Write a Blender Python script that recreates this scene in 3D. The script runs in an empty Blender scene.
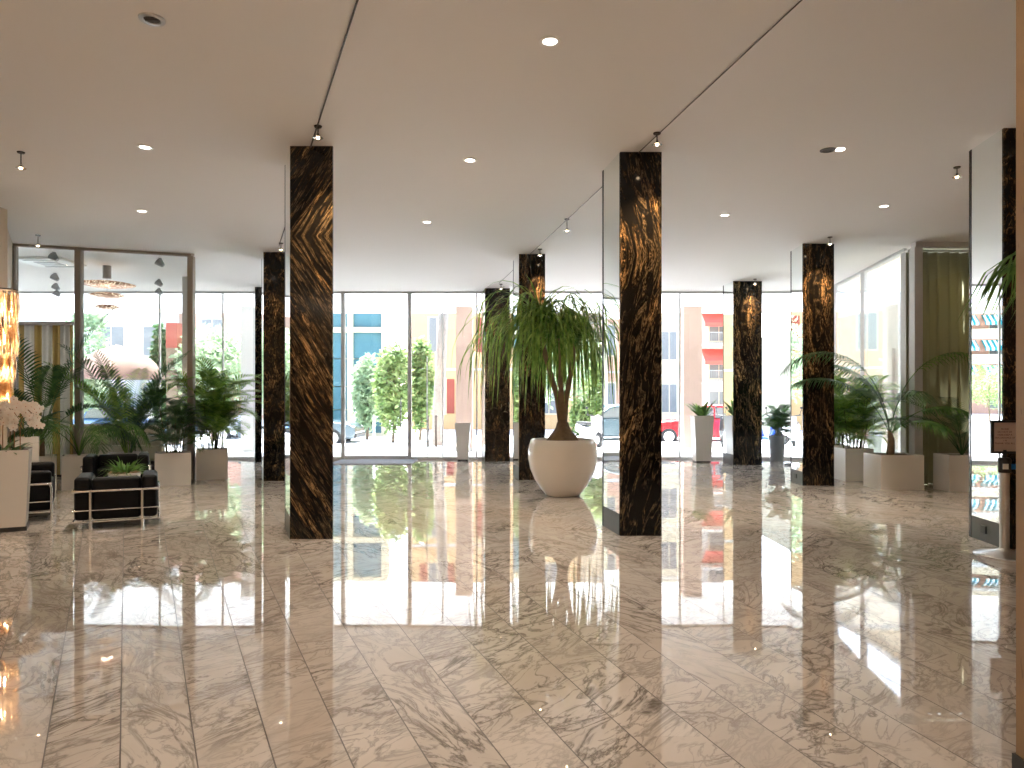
import bpy, bmesh, math, random
from mathutils import Vector, Matrix
PI = math.pi
S = bpy.context.scene
C = S.collection
R = random.Random(7)
F = 720.0; HC = 1.5; HT = 4.24; CX = 512.0; HY = 400.0

def gp(px, py):                       # floor point seen at a pixel
    y = F * HC / (py - HY)
    return Vector(((px - CX) * y / F, y, 0))
def cp(px, py):                       # ceiling point seen at a pixel
    y = F * (HT - HC) / (HY - py)
    return Vector(((px - CX) * y / F, y, HT))
def xz(px, py, y):                    # point at a known distance
    return Vector(((px - CX) * y / F, y, HC + (HY - py) * y / F))

# ------------------------------------------------------------------ meshes
class MB:
    def __init__(s): s.v = []; s.f = []
    def add(s, vs, fs):
        n = len(s.v); s.v += [tuple(v) for v in vs]; s.f += [tuple(i + n for i in f) for f in fs]; return s
    def box(s, x0, x1, y0, y1, z0, z1):
        return s.add([(x0,y0,z0),(x1,y0,z0),(x1,y1,z0),(x0,y1,z0),(x0,y0,z1),(x1,y0,z1),(x1,y1,z1),(x0,y1,z1)],
                     [(0,3,2,1),(4,5,6,7),(0,1,5,4),(1,2,6,5),(2,3,7,6),(3,0,4,7)])
    def prism(s, poly, z0, z1):       # poly counter-clockwise in plan
        n = len(poly)
        return s.add([(p[0],p[1],z0) for p in poly] + [(p[0],p[1],z1) for p in poly],
                     [tuple(range(n))[::-1], tuple(range(n, 2*n))] + [(i,(i+1)%n,(i+1)%n+n,i+n) for i in range(n)])
    def wall(s, a, b, t, z0, z1):     # upright slab from a to b, thickness t to the left
        a = Vector((a[0],a[1])); b = Vector((b[0],b[1])); d = (b-a).normalized(); n = Vector((-d.y, d.x)) * t
        return s.prism([a, b, b+n, a+n], z0, z1) if t > 0 else s.prism([a+n, b+n, b, a], z0, z1)
    def bar(s, a, b, w, h=None):      # square bar between two points
        a = Vector(a); b = Vector(b); h = h or w; d = (b-a).normalized()
        up = Vector((0,0,1)) if abs(d.z) < .95 else Vector((0,1,0))
        x = d.cross(up).normalized()*w/2; y = x.cross(d).normalized()*h/2
        return s.add([a-x-y,a+x-y,a+x+y,a-x+y,b-x-y,b+x-y,b+x+y,b-x+y],
                     [(0,1,2,3)[::-1],(4,5,6,7)[::-1][::-1],(0,1,5,4),(1,2,6,5),(2,3,7,6),(3,0,4,7)])
    def tube(s, pts, r, n=8, caps=True):
        pts = [Vector(p) for p in pts]; k = len(pts)
        rs = r if isinstance(r, (list, tuple)) else [r]*k
        vs = []; ref = None
        for i, p in enumerate(pts):
            d = (pts[min(i+1,k-1)] - pts[max(i-1,0)]).normalized()
            if ref is None: ref = Vector((0,0,1)) if abs(d.z) < .9 else Vector((1,0,0))
            x = d.cross(ref)
            if x.length < 1e-4: x = d.cross(Vector((0,1,0)))
            x.normalize(); y = x.cross(d); ref = y
            for j in range(n):
                a = 2*PI*j/n; vs.append(p + x*math.cos(a)*rs[i] + y*math.sin(a)*rs[i])
        fs = [(i*n+j, i*n+(j+1)%n, (i+1)*n+(j+1)%n, (i+1)*n+j) for i in range(k-1) for j in range(n)]
        if caps: fs += [tuple(range(n))[::-1], tuple(range((k-1)*n, k*n))]
        return s.add(vs, fs)
    def lathe(s, prof, n=32, c=(0,0), sq=None):
        vs = []; k = len(prof)
        for r, z in prof:
            for j in range(n):
                a = 2*PI*j/n; vs.append((c[0]+r*math.cos(a), c[1]+r*math.sin(a), z))
        fs = [(i*n+j, i*n+(j+1)%n, (i+1)*n+(j+1)%n, (i+1)*n+j) for i in range(k-1) for j in range(n)]
        if prof[0][0] > 1e-4: fs.append(tuple(range(n))[::-1])
        if prof[-1][0] > 1e-4: fs.append(tuple(range((k-1)*n, k*n)))
        return s.add(vs, fs)
    def frust(s, w0, d0, z0, w1, d1, z1, c=(0,0)):
        x, y = c
        return s.add([(x-w0/2,y-d0/2,z0),(x+w0/2,y-d0/2,z0),(x+w0/2,y+d0/2,z0),(x-w0/2,y+d0/2,z0),
                      (x-w1/2,y-d1/2,z1),(x+w1/2,y-d1/2,z1),(x+w1/2,y+d1/2,z1),(x-w1/2,y+d1/2,z1)],
                     [(0,3,2,1),(4,5,6,7),(0,1,5,4),(1,2,6,5),(2,3,7,6),(3,0,4,7)])
    def rbox(s, x0, x1, y0, y1, z0, z1, r, seg=4):     # soft cushion: rounded box
        bm = bmesh.new(); bmesh.ops.create_cube(bm, size=1)
        for v in bm.verts:
            v.co = Vector(((x0+x1)/2 + v.co.x*(x1-x0), (y0+y1)/2 + v.co.y*(y1-y0), (z0+z1)/2 + v.co.z*(z1-z0)))
        bmesh.ops.bevel(bm, geom=bm.edges[:], offset=r, segments=seg, profile=.5, affect='EDGES')
        bm.verts.index_update()
        s.add([v.co.copy() for v in bm.verts], [[v.index for v in f.verts] for f in bm.faces]); bm.free(); return s
    def ball(s, c, r, n=12, m=8, sz=(1,1,1)):
        c = Vector(c); vs = [c + Vector((0,0,-r*sz[2]))]
        for i in range(1, m):
            a = -PI/2 + PI*i/m
            for j in range(n):
                b = 2*PI*j/n; vs.append(c + Vector((r*sz[0]*math.cos(a)*math.cos(b), r*sz[1]*math.cos(a)*math.sin(b), r*sz[2]*math.sin(a))))
        vs.append(c + Vector((0,0,r*sz[2]))); t = len(vs)-1
        fs = [(0, 1+(j+1)%n, 1+j) for j in range(n)]
        fs += [(1+i*n+j, 1+i*n+(j+1)%n, 1+(i+1)*n+(j+1)%n, 1+(i+1)*n+j) for i in range(m-2) for j in range(n)]
        fs += [(t, 1+(m-2)*n+j, 1+(m-2)*n+(j+1)%n) for j in range(n)]
        return s.add(vs, fs)
    def ribbon(s, pts, ws, side):     # leaf blade: spine points, widths, one side vector for all
        side = Vector(side); vs = []; fs = []
        for i, p in enumerate(pts):
            p = Vector(p)
            if i == len(pts)-1 and ws[i] < 1e-4: vs.append(p)
            else: vs += [p - side*ws[i]/2, p + side*ws[i]/2]
        for i in range(len(pts)-1):
            if 2*i+3 < len(vs): fs.append((2*i, 2*i+1, 2*i+3, 2*i+2))
            else: fs.append((2*i, 2*i+1, 2*i+2))
        return s.add(vs, fs)
    def extrude_side(s, prof, y0, y1):   # profile in x,z swept along y
        n = len(prof)
        return s.add([(p[0],y0,p[1]) for p in prof] + [(p[0],y1,p[1]) for p in prof],
                     [tuple(range(n)), tuple(range(n,2*n))[::-1]] + [(i,i+n,(i+1)%n+n,(i+1)%n) for i in range(n)])

def obj(name, mb, mat, parent=None, smooth=None, bevel=0):
    me = bpy.data.meshes.new(name); me.from_pydata(mb.v, [], mb.f); 
    if smooth is None or smooth == 'fix':
        bm = bmesh.new(); bm.from_mesh(me); bmesh.ops.recalc_face_normals(bm, faces=bm.faces[:]); bm.to_mesh(me); bm.free()
    for m in (mat if isinstance(mat, list) else [mat]): me.materials.append(m)
    if smooth is not None and smooth != 'fix':
        for p in me.polygons: p.use_smooth = True
        if smooth < 180: me.set_sharp_from_angle(angle=math.radians(smooth))
    me.update()
    o = bpy.data.objects.new(name, me); C.objects.link(o)
    if parent: o.parent = parent
    if bevel:
        b = o.modifiers.new('bevel', 'BEVEL'); b.width = bevel; b.segments = 2; b.limit_method = 'ANGLE'
    return o
def tag(o, label, cat, group=None, kind=None):
    o['label'] = label; o['category'] = cat
    if group: o['group'] = group
    if kind: o['kind'] = kind
    return o
def thing(name, label, cat, loc=(0,0,0), rz=0, group=None):
    o = bpy.data.objects.new(name, None); C.objects.link(o); o.location = loc; o.rotation_euler = (0,0,rz)
    o.empty_display_size = .1
    return tag(o, label, cat, group)
def struct(name, mb, mat, parent=None, label=None, smooth=None):
    o = obj(name, mb, mat, parent, smooth)
    if not parent: o['kind'] = 'structure'
    if label: o['label'] = label
    return o
def dup(root, loc, rz=None, label=None, group=None, scale=None):
    r = root.copy(); C.objects.link(r); r.location = loc
    if rz is not None: r.rotation_euler = (0,0,rz)
    if label: r['label'] = label
    if group: r['group'] = group
    if scale: r.scale = (scale,)*3
    for ch in list(root.children):
        c = ch.copy(); C.objects.link(c); c.parent = r
        for g in list(ch.children):
            d = g.copy(); C.objects.link(d); d.parent = c
    return r

# ------------------------------------------------------------------ materials
class NT:
    def __init__(s, name):
        s.m = bpy.data.materials.new(name); s.m.use_nodes = True; s.t = s.m.node_tree; s.t.nodes.clear()
        s.out = s.t.nodes.new('ShaderNodeOutputMaterial')
    def n(s, kind, **kw):
        nd = s.t.nodes.new('ShaderNode'+kind)
        ins = kw.pop('ins', {})
        for k, v in kw.items(): setattr(nd, k, v)
        for k, v in ins.items():
            sk = nd.inputs[k]
            if hasattr(v, 'is_output') or hasattr(v, 'links'): s.t.links.new(v, sk)
            else: sk.default_value = v
        return nd
    def math(s, op, a, b=0.0, c=0.0, clamp=False):
        return s.n('Math', operation=op, use_clamp=clamp, ins={0:a,1:b,2:c}).outputs[0]
    def mix(s, f, a, b):
        nd = s.n('Mix', data_type='RGBA'); 
        for k, v in ((0,f),(6,a),(7,b)):
            if hasattr(v, 'links'): s.t.links.new(v, nd.inputs[k])
            else: nd.inputs[k].default_value = v
        return nd.outputs[2]
    def ramp(s, f, stops, interp='LINEAR'):
        nd = s.n('ValToRGB', ins={0:f}); e = nd.color_ramp.elements; nd.color_ramp.interpolation = interp
        while len(e) < len(stops): e.new(.5)
        for el, (p, c) in zip(e, stops): el.position = p; el.color = c if len(c) == 4 else (*c, 1)
        return nd.outputs[0]
    def noise(s, vec, scale, detail=2, rough=.5, dist=0, out=0):
        ins = {'Scale':scale,'Detail':detail,'Roughness':rough,'Distortion':dist}
        if vec is not None: ins['Vector'] = vec
        return s.n('TexNoise', ins=ins).outputs[out]
    def bsdf(s, **kw):
        return s.n('BsdfPrincipled', ins={k.replace('_',' '):v for k, v in kw.items()})
    def end(s, sh):
        s.t.links.new(sh.outputs[0] if hasattr(sh,'outputs') else sh, s.out.inputs[0]); return s.m
def col(r, g, b): return (r, g, b, 1)
def srgb(r, g, b):
    f = lambda c: (c/255/12.92) if c/255 <= .04045 else ((c/255+.055)/1.055)**2.4
    return (f(r), f(g), f(b), 1)
def plain(name, c, rough=.5, metal=0.0, var=.06, scale=6.0, spec=.5, bump=0.0, coat=0.0):
    t = NT(name); o = t.n('TexCoord').outputs['Object']
    n = t.noise(o, scale, 4)
    a = tuple(max(0, x*(1-var)) for x in c[:3])+(1,); b = tuple(min(1, x*(1+var)) for x in c[:3])+(1,)
    cc = t.mix(n, a, b)
    p = t.bsdf(Base_Color=cc, Roughness=rough, Metallic=metal, Specular_IOR_Level=spec, Coat_Weight=coat)
    if bump:
        bn = t.n('Bump', ins={'Strength':bump,'Distance':.01,'Height':t.noise(o, scale*12, 3)})
        t.t.links.new(bn.outputs[0], p.inputs['Normal'])
    return t.end(p)
def glow(name, c, strength, base=(.8,.8,.8,1)):
    t = NT(name); return t.end(t.bsdf(Base_Color=base, Emission_Color=c, Emission_Strength=strength))
def leafmat(name, c1, c2, trans=.3, scale=9.0, rough=.45):
    t = NT(name); o = t.n('TexCoord').outputs['Object']
    cc = t.mix(t.ramp(t.noise(o, scale, 3), [(.35,(0,0,0)),(.65,(1,1,1))]), c1, c2)
    p = t.bsdf(Base_Color=cc, Roughness=rough, Specular_IOR_Level=.35)
    tr = t.n('BsdfTranslucent', ins={'Color':cc})
    return t.end(t.n('MixShader', ins={0:trans, 1:p.outputs[0], 2:tr.outputs[0]}))
def glassmat(name, tint, refl=1.0):
    t = NT(name)
    fr = t.n('Fresnel', ins={'IOR':1.45}).outputs[0]
    f = t.math('MULTIPLY', fr, refl, clamp=True)
    tr = t.n('BsdfTransparent', ins={'Color':tint}); gl = t.n('BsdfGlossy', ins={'Color':(1,1,1,1),'Roughness':0.0})
    return t.end(t.n('MixShader', ins={0:f, 1:tr.outputs[0], 2:gl.outputs[0]}))

AX, AY, DU, T0 = 4.75, -8.9, .0269, .94      # the paving strips fan out from one point
def floor_mat():
    t = NT('polished_marble')
    g = t.n('NewGeometry').outputs['Position']; sp = t.n('SeparateXYZ', ins={0:g}); x, y = sp.outputs[0], sp.outputs[1]
    d = t.math('SUBTRACT', y, AY)
    u = t.math('DIVIDE', t.math('SUBTRACT', x, AX), d)
    v = t.math('ADD', t.math('DIVIDE', u, DU), T0)
    idx = t.math('FLOOR', v); fr = t.math('FRACT', v)
    edge = t.math('MULTIPLY', t.math('MINIMUM', fr, t.math('SUBTRACT', 1.0, fr)), t.math('MULTIPLY', d, DU))
    # slabs along each strip
    w = t.n('TexWhiteNoise', noise_dimensions='1D', ins={'W':idx}); rnd = w.outputs['Value']
    yy = t.math('ADD', t.math('DIVIDE', y, 3.1), t.math('MULTIPLY', rnd, 7.0))
    row = t.math('FLOOR', yy)
    w2 = t.n('TexWhiteNoise', noise_dimensions='2D', ins={'Vector':t.n('CombineXYZ', ins={0:idx,1:row}).outputs[0]})
    flip = t.math('SUBTRACT', t.math('MULTIPLY', t.math('GREATER_THAN', w2.outputs['Value'], .42), 2.0), 1.0)
    fy = t.math('FRACT', yy); edge2 = t.math('MULTIPLY', t.math('MINIMUM', fy, t.math('SUBTRACT', 1.0, fy)), 3.1)
    off = t.n('VectorMath', operation='MULTIPLY', ins={0:w2.outputs['Color'], 1:(37,53,0)}).outputs[0]
    px = t.math('MULTIPLY', x, flip)
    a = t.math('ADD', t.math('MULTIPLY', px, .62), t.math('MULTIPLY', y, .78))
    b = t.math('SUBTRACT', t.math('MULTIPLY', y, .62), t.math('MULTIPLY', px, .78))
    q = t.n('CombineXYZ', ins={0:t.math('MULTIPLY', a, .62), 1:t.math('MULTIPLY', b, 1.45), 2:0.0}).outputs[0]
    q = t.n('VectorMath', operation='ADD', ins={0:q, 1:off}).outputs[0]
    def veins(sc, det, dist, k):
        n = t.noise(q, sc, det, .58, dist)
        return t.math('SUBTRACT', 1.0, t.math('MULTIPLY', t.math('ABSOLUTE', t.math('SUBTRACT', n, .5)), k), clamp=True)
    v1 = t.math('POWER', veins(2.0, 7, 1.5, 24), 1.2)
    v2 = t.math('MULTIPLY', t.math('POWER', veins(4.6, 6, 1.4, 22), 1.3), .75)
    patch = t.ramp(t.noise(q, .9, 3), [(.36,(.25,.25,.25)),(.6,(1,1,1))])
    vv = t.math('MULTIPLY', t.math('MAXIMUM', v1, v2), patch, clamp=True)
    cloud = t.ramp(t.noise(q, 1.3, 5, .6, .6), [(.3,(0,0,0)),(.75,(1,1,1))])
    base = t.mix(cloud, srgb(226,217,208), srgb(198,186,174))
    base = t.mix(t.math('MULTIPLY', vv, .80), base, srgb(74,62,52))
    jw = t.math('LESS_THAN', edge, .0034)
    jw2 = t.math('MULTIPLY', t.math('LESS_THAN', edge2, .001), .12)
    base = t.mix(t.math('MAXIMUM', jw, jw2), base, srgb(66,52,40))
    rough = t.math('ADD', .012, t.math('MULTIPLY', jw, .4))
    hgt = t.noise(g, .8, 1)
    bn = t.n('Bump', ins={'Strength':1.0,'Distance':.0017,'Height':hgt})
    p = t.bsdf(Base_Color=base, Roughness=rough, IOR=1.9, Normal=bn.outputs[0])
    return t.end(p)

def column_mat(name, slant, seed, zc, vert=.35, gold=1.0, cut=.50):
    t = NT(name); o = t.n('TexCoord').outputs['Object']; sp = t.n('SeparateXYZ', ins={0:o}); x, y, z = sp.outputs
    x = t.math('ADD', x, t.math('MULTIPLY', y, .8))
    v = t.math('ABSOLUTE', t.math('SUBTRACT', z, zc))
    across = t.math('SUBTRACT', x, t.math('MULTIPLY', v, slant))
    base = t.n('CombineXYZ', ins={0:t.math('ADD', t.math('MULTIPLY', across, 3.4), seed), 1:t.math('MULTIPLY', v, vert), 2:seed*1.7}).outputs[0]
    warp = t.noise(base, 1.6, 3, .55, 0, out=1)
    q = t.n('VectorMath', operation='ADD', ins={0:base, 1:t.n('VectorMath', operation='MULTIPLY', ins={0:warp, 1:(.9,.5,0)}).outputs[0]}).outputs[0]
    bands = t.ramp(t.noise(q, 1.9, 4, .55), [(cut,(0,0,0)),(cut+.11,(1,1,1))])
    grain = t.n('CombineXYZ', ins={0:t.math('MULTIPLY', across, 70.0), 1:t.math('MULTIPLY', v, 16.0), 2:seed}).outputs[0]
    grit = t.ramp(t.noise(grain, 1.0, 4, .7, .6), [(.40,(.05,.05,.05)),(.62,(1,1,1))])
    fleck = t.ramp(t.noise(q, 9, 7, .72, .8), [(.50,(0,0,0)),(.585,(1,1,1))])
    thin = t.math('POWER', t.math('SUBTRACT', 1.0, t.math('MULTIPLY', t.math('ABSOLUTE', t.math('SUBTRACT', t.noise(q, 2.6, 5, .6, 1.0), .5)), 22.0), clamp=True), 1.5)
    g = t.math('MULTIPLY', t.math('MULTIPLY', t.math('MULTIPLY', bands, fleck), grit), gold*1.25, clamp=True)
    c = t.mix(t.noise(q, 2.2, 4), col(.004,.004,.004), col(.009,.0075,.006))
    c = t.mix(g, c, t.mix(t.noise(q, 14, 3), col(.36,.18,.05), col(.85,.56,.27)))
    c = t.mix(t.math('MULTIPLY', t.math('MULTIPLY', thin, grit), .5*gold), c, col(.42,.30,.17))
    return t.end(t.bsdf(Base_Color=c, Roughness=.09, Specular_IOR_Level=.32))

def travertine(name, c1, c2):
    t = NT(name); o = t.n('TexCoord').outputs['Object']
    q = t.n('VectorMath', operation='MULTIPLY', ins={0:o, 1:(6,6,1.2)}).outputs[0]
    c = t.mix(t.noise(q, 1.5, 6, .6, .5), c1, c2)
    pits = t.ramp(t.noise(q, 9, 3), [(.28,(1,1,1)),(.33,(0,0,0))])
    c = t.mix(t.math('MULTIPLY', pits, .5), c, col(.12,.07,.035))
    return t.end(t.bsdf(Base_Color=c, Roughness=.4))
def stripes(name, c1, c2, period, axis=0, rough=.8, trans=0.0):
    t = NT(name); o = t.n('TexCoord').outputs['Object']; x = t.n('SeparateXYZ', ins={0:o}).outputs[axis]
    f = t.math('GREATER_THAN', t.math('FRACT', t.math('DIVIDE', x, period)), .5)
    c = t.mix(f, c1, c2)
    return t.end(t.bsdf(Base_Color=c, Roughness=rough))

M = {}
M['floor'] = floor_mat()
M['ceiling'] = plain('white_ceiling_paint', col(.80,.775,.75), .75, var=.015, scale=.8, spec=.2)
M['soffit'] = plain('outdoor_soffit_paint', col(.86,.86,.86), .8, var=.02)
M['wall'] = travertine('beige_wall_panel', srgb(214,196,172), srgb(190,170,146))
M['wallback'] = plain('warm_plaster', srgb(205,182,155), .8, var=.05)
M['trav'] = travertine('travertine', srgb(166,138,106), srgb(138,108,78))
M['blackstone'] = plain('black_stone', col(.03,.03,.031), .3, var=.4, scale=20)
M['mirror'] = plain('mirror_glass', col(.86,.90,.88), .0, 1.0, var=.004)
M['edge'] = plain('dark_edge_trim', col(.03,.03,.03), .3, .6)
M['alu'] = plain('grey_aluminium', srgb(198,198,198), .4, .15)
M['bronze'] = plain('bronze_frame', srgb(158,148,138), .45, .1)
M['chrome'] = plain('chrome', col(.82,.82,.82), .07, 1.0, var=.02)
M['steel'] = plain('brushed_steel', col(.62,.61,.6), .28, 1.0, var=.05, scale=30)
M['leather'] = plain('black_leather', col(.004,.004,.005), .42, var=.4, scale=14, bump=.2, spec=.15)
M['ceramic'] = plain('white_glazed_ceramic', srgb(236,228,218), .12, var=.02, coat=.3)
M['planter'] = plain('white_lacquered_planter', srgb(230,226,220), .22, var=.02)
M['greypot'] = plain('slate_grey_planter', srgb(104,110,116), .4)
M['soil'] = plain('potting_soil', col(.045,.028,.018), .95, var=.5, scale=40, bump=.6)
M['bark'] = plain('palm_bark', srgb(134,112,88), .85, var=.35, scale=18, bump=.6)
M['cane'] = plain('green_cane', srgb(88,92,48), .6, var=.3, scale=18)
M['stalk'] = plain('tan_stalk', srgb(150,110,70), .6, var=.2)
M['leaf'] = leafmat('kentia_leaf', col(.07,.18,.04), col(.20,.37,.08), .3)
M['leaf_dark'] = leafmat('dark_palm_leaf', col(.035,.095,.035), col(.10,.20,.06), .25)
M['leaf_bright'] = leafmat('bright_palm_leaf', col(.09,.22,.03), col(.28,.44,.07), .35)
M['leaf_pony'] = leafmat('ponytail_leaf', col(.08,.21,.03), col(.36,.52,.12), .34)
M['leaf_tree'] = leafmat('tree_leaf', col(.13,.22,.07), col(.33,.41,.16), .35, 2.0)
M['leaf_pale'] = leafmat('pale_tree_leaf', col(.26,.38,.22), col(.50,.58,.38), .35, 2.0)
M['petal'] = leafmat('orchid_petal', srgb(252,246,238), srgb(246,232,218), .35)
M['petalcore'] = plain('orchid_core', srgb(205,150,112), .6)
M['cloth_cream'] = plain('cream_upholstery', srgb(206,196,170), .8, var=.04)
M['glass'] = glassmat('window_glass', col(.97,.985,.98), .7)
M['glass_green'] = glassmat('tinted_glass', col(.90,.92,.87), .8)
M['tableglass'] = glassmat('table_glass', col(.85,.93,.9), 1.0)
M['black'] = plain('black_plastic', col(.015,.015,.015), .4)
M['darkmetal'] = plain('dark_bronze_metal', col(.06,.045,.035), .35, .8)
M['bulb'] = glow('warm_lamp', (1,.72,.45,1), 14)
M['bulb_cool'] = glow('lamp_lens', (1,.86,.74,1), 6)
M['grille'] = plain('grey_grille', col(.10,.09,.08), .5, .5)
M['whiteplastic'] = plain('white_plastic', srgb(235,235,232), .45, var=.01)
M['greyplastic'] = plain('grey_plastic', srgb(150,152,152), .5)
M['paper'] = plain('paper_sheet', srgb(196,176,166), .8, var=.02)
M['ink'] = plain('brown_ink', srgb(112,72,64), .8)
M['belt'] = plain('blue_belt', srgb(20,120,200), .6, var=.05)
M['pebble'] = plain('pale_pebbles', srgb(190,160,130), .7, var=.25, scale=30)
M['mat'] = plain('entrance_mat', srgb(150,154,164), .85, var=.1, scale=60)
SKY, SUN, EXPO, UP = 0.72, 17.0, 1.08, 340
# ------------------------------------------------------------------ the room shell
FY = 18.2                                # line of the street front
o = struct('floor', MB().box(-15, 10.5, -7, FY, -.12, 0), M['floor'])
o = struct('ceiling', MB().prism([(-15,-7),(10.5,-7),(10.5,13.1),(7.35,13.1),(8.02,FY),(-15,FY)], HT, HT+.3), M['ceiling'])
PA = Vector((-8.74, 12.6)); PB = Vector((-7.78, 12.92)); PC = Vector((-6.02, 13.5))
wd = Vector((1.34, -2.16)).normalized()
W1 = PA + wd*2.6
struct('wall_left', MB().wall((W1.x, W1.y), (PA.x, PA.y), .25, 0, HT).wall((W1.x+.1, -7), (W1.x+.1, W1.y-.02), .3, 0, HT), M['wall'])
struct('wall_back', MB().box(W1.x-.2, 10.5, -7.2, -7, 0, HT), M['wallback'])
struct('wall_right', MB().box(9.6, 10.3, -7, 12.55, 0, HT), M['wallback'])
tp = thing('pillar', 'travertine clad pillar cut by the right edge of the photo', 'pillar', (2.33, 2.6, 0))
obj('shaft', MB().box(-.3,.3,-.3,.3,.075,HT), M['trav'], tp); obj('black_base', MB().box(-.31,.31,-.31,.31,0,.075), M['blackstone'], tp)
struct('wall_salon', MB().box(-14.7, -14.4, 6.5, FY, 0, HT), M['ceiling'])
struct('wall_salon_side', MB().wall((PA.x-.3, PA.y-.1), (-14.6, 11.5), .2, 0, HT), M['ceiling'])

def pane(mb_, a, b, z0, z1, t=.012): return mb_.wall(a, b, t, z0, z1)
# street front: glass bays between slim mullions
wf = struct('window_street', MB().box(-14.4, 9.9, FY-.03, FY+.03, HT-.05, HT), M['alu'])
xs = [-14.3, -12.6, -10.9, -8.9, -7.3, -5.96, -4.27, -2.58, -.89, .8, 2.49, 4.24, 5.95, 7.65, 9.8]
for i, x in enumerate(xs):
    if -5 < x < -2: continue
    w = .035
    struct('mullion', MB().box(x-w/2, x+w/2, FY-.03, FY+.03, 0, HT-.05), M['alu'], wf)
for a, b in zip(xs[:-1], xs[1:]):
    if a == -4.27: continue
    struct('pane', MB().box(a+.025, b-.025, FY-.006, FY+.006, .06, HT-.05), M['glass'], wf)
    struct('sill', MB().box(a+.025, b-.025, FY-.04, FY+.04, 0, .06), M['alu'], wf)
dr = struct('door_street', MB().box(-4.31, -4.22, FY-.06, FY+.06, 0, HT-.05).box(-2.63, -2.54, FY-.06, FY+.06, 0, HT-.05), M['alu'])
struct('pane', MB().box(-4.22, -2.63, FY-.006, FY+.006, .09, HT-.05), M['glass'], dr)
struct('bottom_rail', MB().box(-4.22, -2.63, FY-.03, FY+.03, .0, .09), M['alu'], dr)
struct('pull_handle', MB().tube([(-2.80,FY-.07,.75),(-2.80,FY-.07,1.55)], .016), M['chrome'], dr)
# extra slim posts of the entrance screens right of the door
for x in (-2.15, -1.75):
    p_ = struct('door_post', MB().box(x-.015, x+.015, FY+.02, FY+.05, 0, 2.6 if x < -2 else HT-.1), M['alu'], wf)
m = obj('entrance_mat', MB().box(-4.25, -2.35, 16.75, 18.0, .001, .02), M['mat'])
tag(m, 'grey blue entrance mat lying inside the street door', 'mat')

# salon partition: bronze posts with big panes, then a glazed side running to the street
wp = struct('window_salon', MB().wall(PA, PC, .06, HT-.05, HT), M['bronze'])
for p in (PA, PB, PC):
    struct('post', MB().box(p.x-.05, p.x+.05, p.y-.04, p.y+.08, 0, HT-.05), M['bronze'], wp)
def short(a, b, e):
    d = (b-a).normalized()*e; return a+d, b-d
for a, b in ((PA, PB), (PB, PC)):
    p, q = short(a, b, .06)
    struct('pane', MB().wall(p, q, .012, .03, HT-.05), M['glass'], wp)
PD = Vector((-7.12, 15.8)); PE = Vector((-8.15, 18.1))
ws = struct('window_salon_side', MB().wall(PC, PE, -.06, HT-.04, HT), M['alu'])
for p, w in ((PD, .09), (PE, .06)):
    struct('post', MB().box(p.x-w, p.x+w, p.y-.06, p.y+.06, 0, HT-.04), M['alu'], ws)
for a, b in ((PC, PD), (PD, PE)):
    p, q = short(a, b, .1)
    struct('pane', MB().wall(p, q, -.012, .03, HT-.04), M['glass'], ws)

# right: glazed wall running toward the street, then the curtained window
G0 = Vector((7.63, 17.0)); G1 = Vector((7.13, 13.0)); G2 = Vector((7.86, 18.1))
gm = G0.lerp(G1, .45)
wr = struct('window_right', MB().wall(G2, G1, -.06, HT-.05, HT), M['alu'])
for p, w in ((gm, .06), (G1.lerp(G0,.03), .07), (G0, .03)):
    struct('post', MB().box(p.x-w/2+.02, p.x+w/2+.02, p.y-.09, p.y+.09, 0, HT-.05), M['alu'], wr)
for a, b in ((G2, G0), (G0, gm), (gm, G1)):
    p, q = short(a, b, .1)
    struct('pane', MB().wall(p, q, -.012, .03, HT-.05), M['glass'], wr)
wc = struct('window_curtain', MB().box(7.0, 9.6, 12.48, 12.62, HT-.09, HT).box(6.97, 7.11, 12.46, 12.64, 0, HT-.09), M['alu'])
struct('pane', MB().box(7.12, 9.6, 12.53, 12.542, .02, HT-.09), M['glass_green'], wc)
# pleated curtain behind the tinted glass
cu = thing('curtain', 'pleated olive beige floor length curtain behind tinted glass at right', 'curtain', (7.04, 12.85, 0))
mb = MB(); n = 260; L = 2.4
top = []; 
for i in range(n+1):
    x = L*i/n; y = .07*math.sin(x*2*PI/.19) + .02*math.sin(x*2*PI/.41)
    top.append((x, y))
poly = top + [(x, y+.012) for x, y in top[::-1]]
vs = [(x,y,.004) for x,y in top] + [(x,y,4.135) for x,y in top]
mb.add(vs, [(i,i+1,i+n+2,i+n+1) for i in range(n)])
tc = NT('sheer_curtain'); cc = srgb(186,180,152)
tcm = tc.end(tc.n('MixShader', ins={0:.16, 1:tc.bsdf(Base_Color=cc, Roughness=.9).outputs[0], 2:tc.n('BsdfTranslucent', ins={'Color':cc}).outputs[0]}))
co = obj('curtain_fabric', mb, tcm, cu, 180); sm = co.modifiers.new('thick','SOLIDIFY'); sm.thickness = .004
obj('curtain_rail', MB().box(0, L, -.05, .05, 4.14, 4.18), M['whiteplastic'], cu)
struct('wall_garden', MB().box(10.3, 10.5, 12.6, 30, 0, 4.08).box(10.22, 10.3, 19.4, 20.6, 0, 2.9), plain('garden_wall_render', srgb(104,108,98), .85, var=.03))

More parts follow.
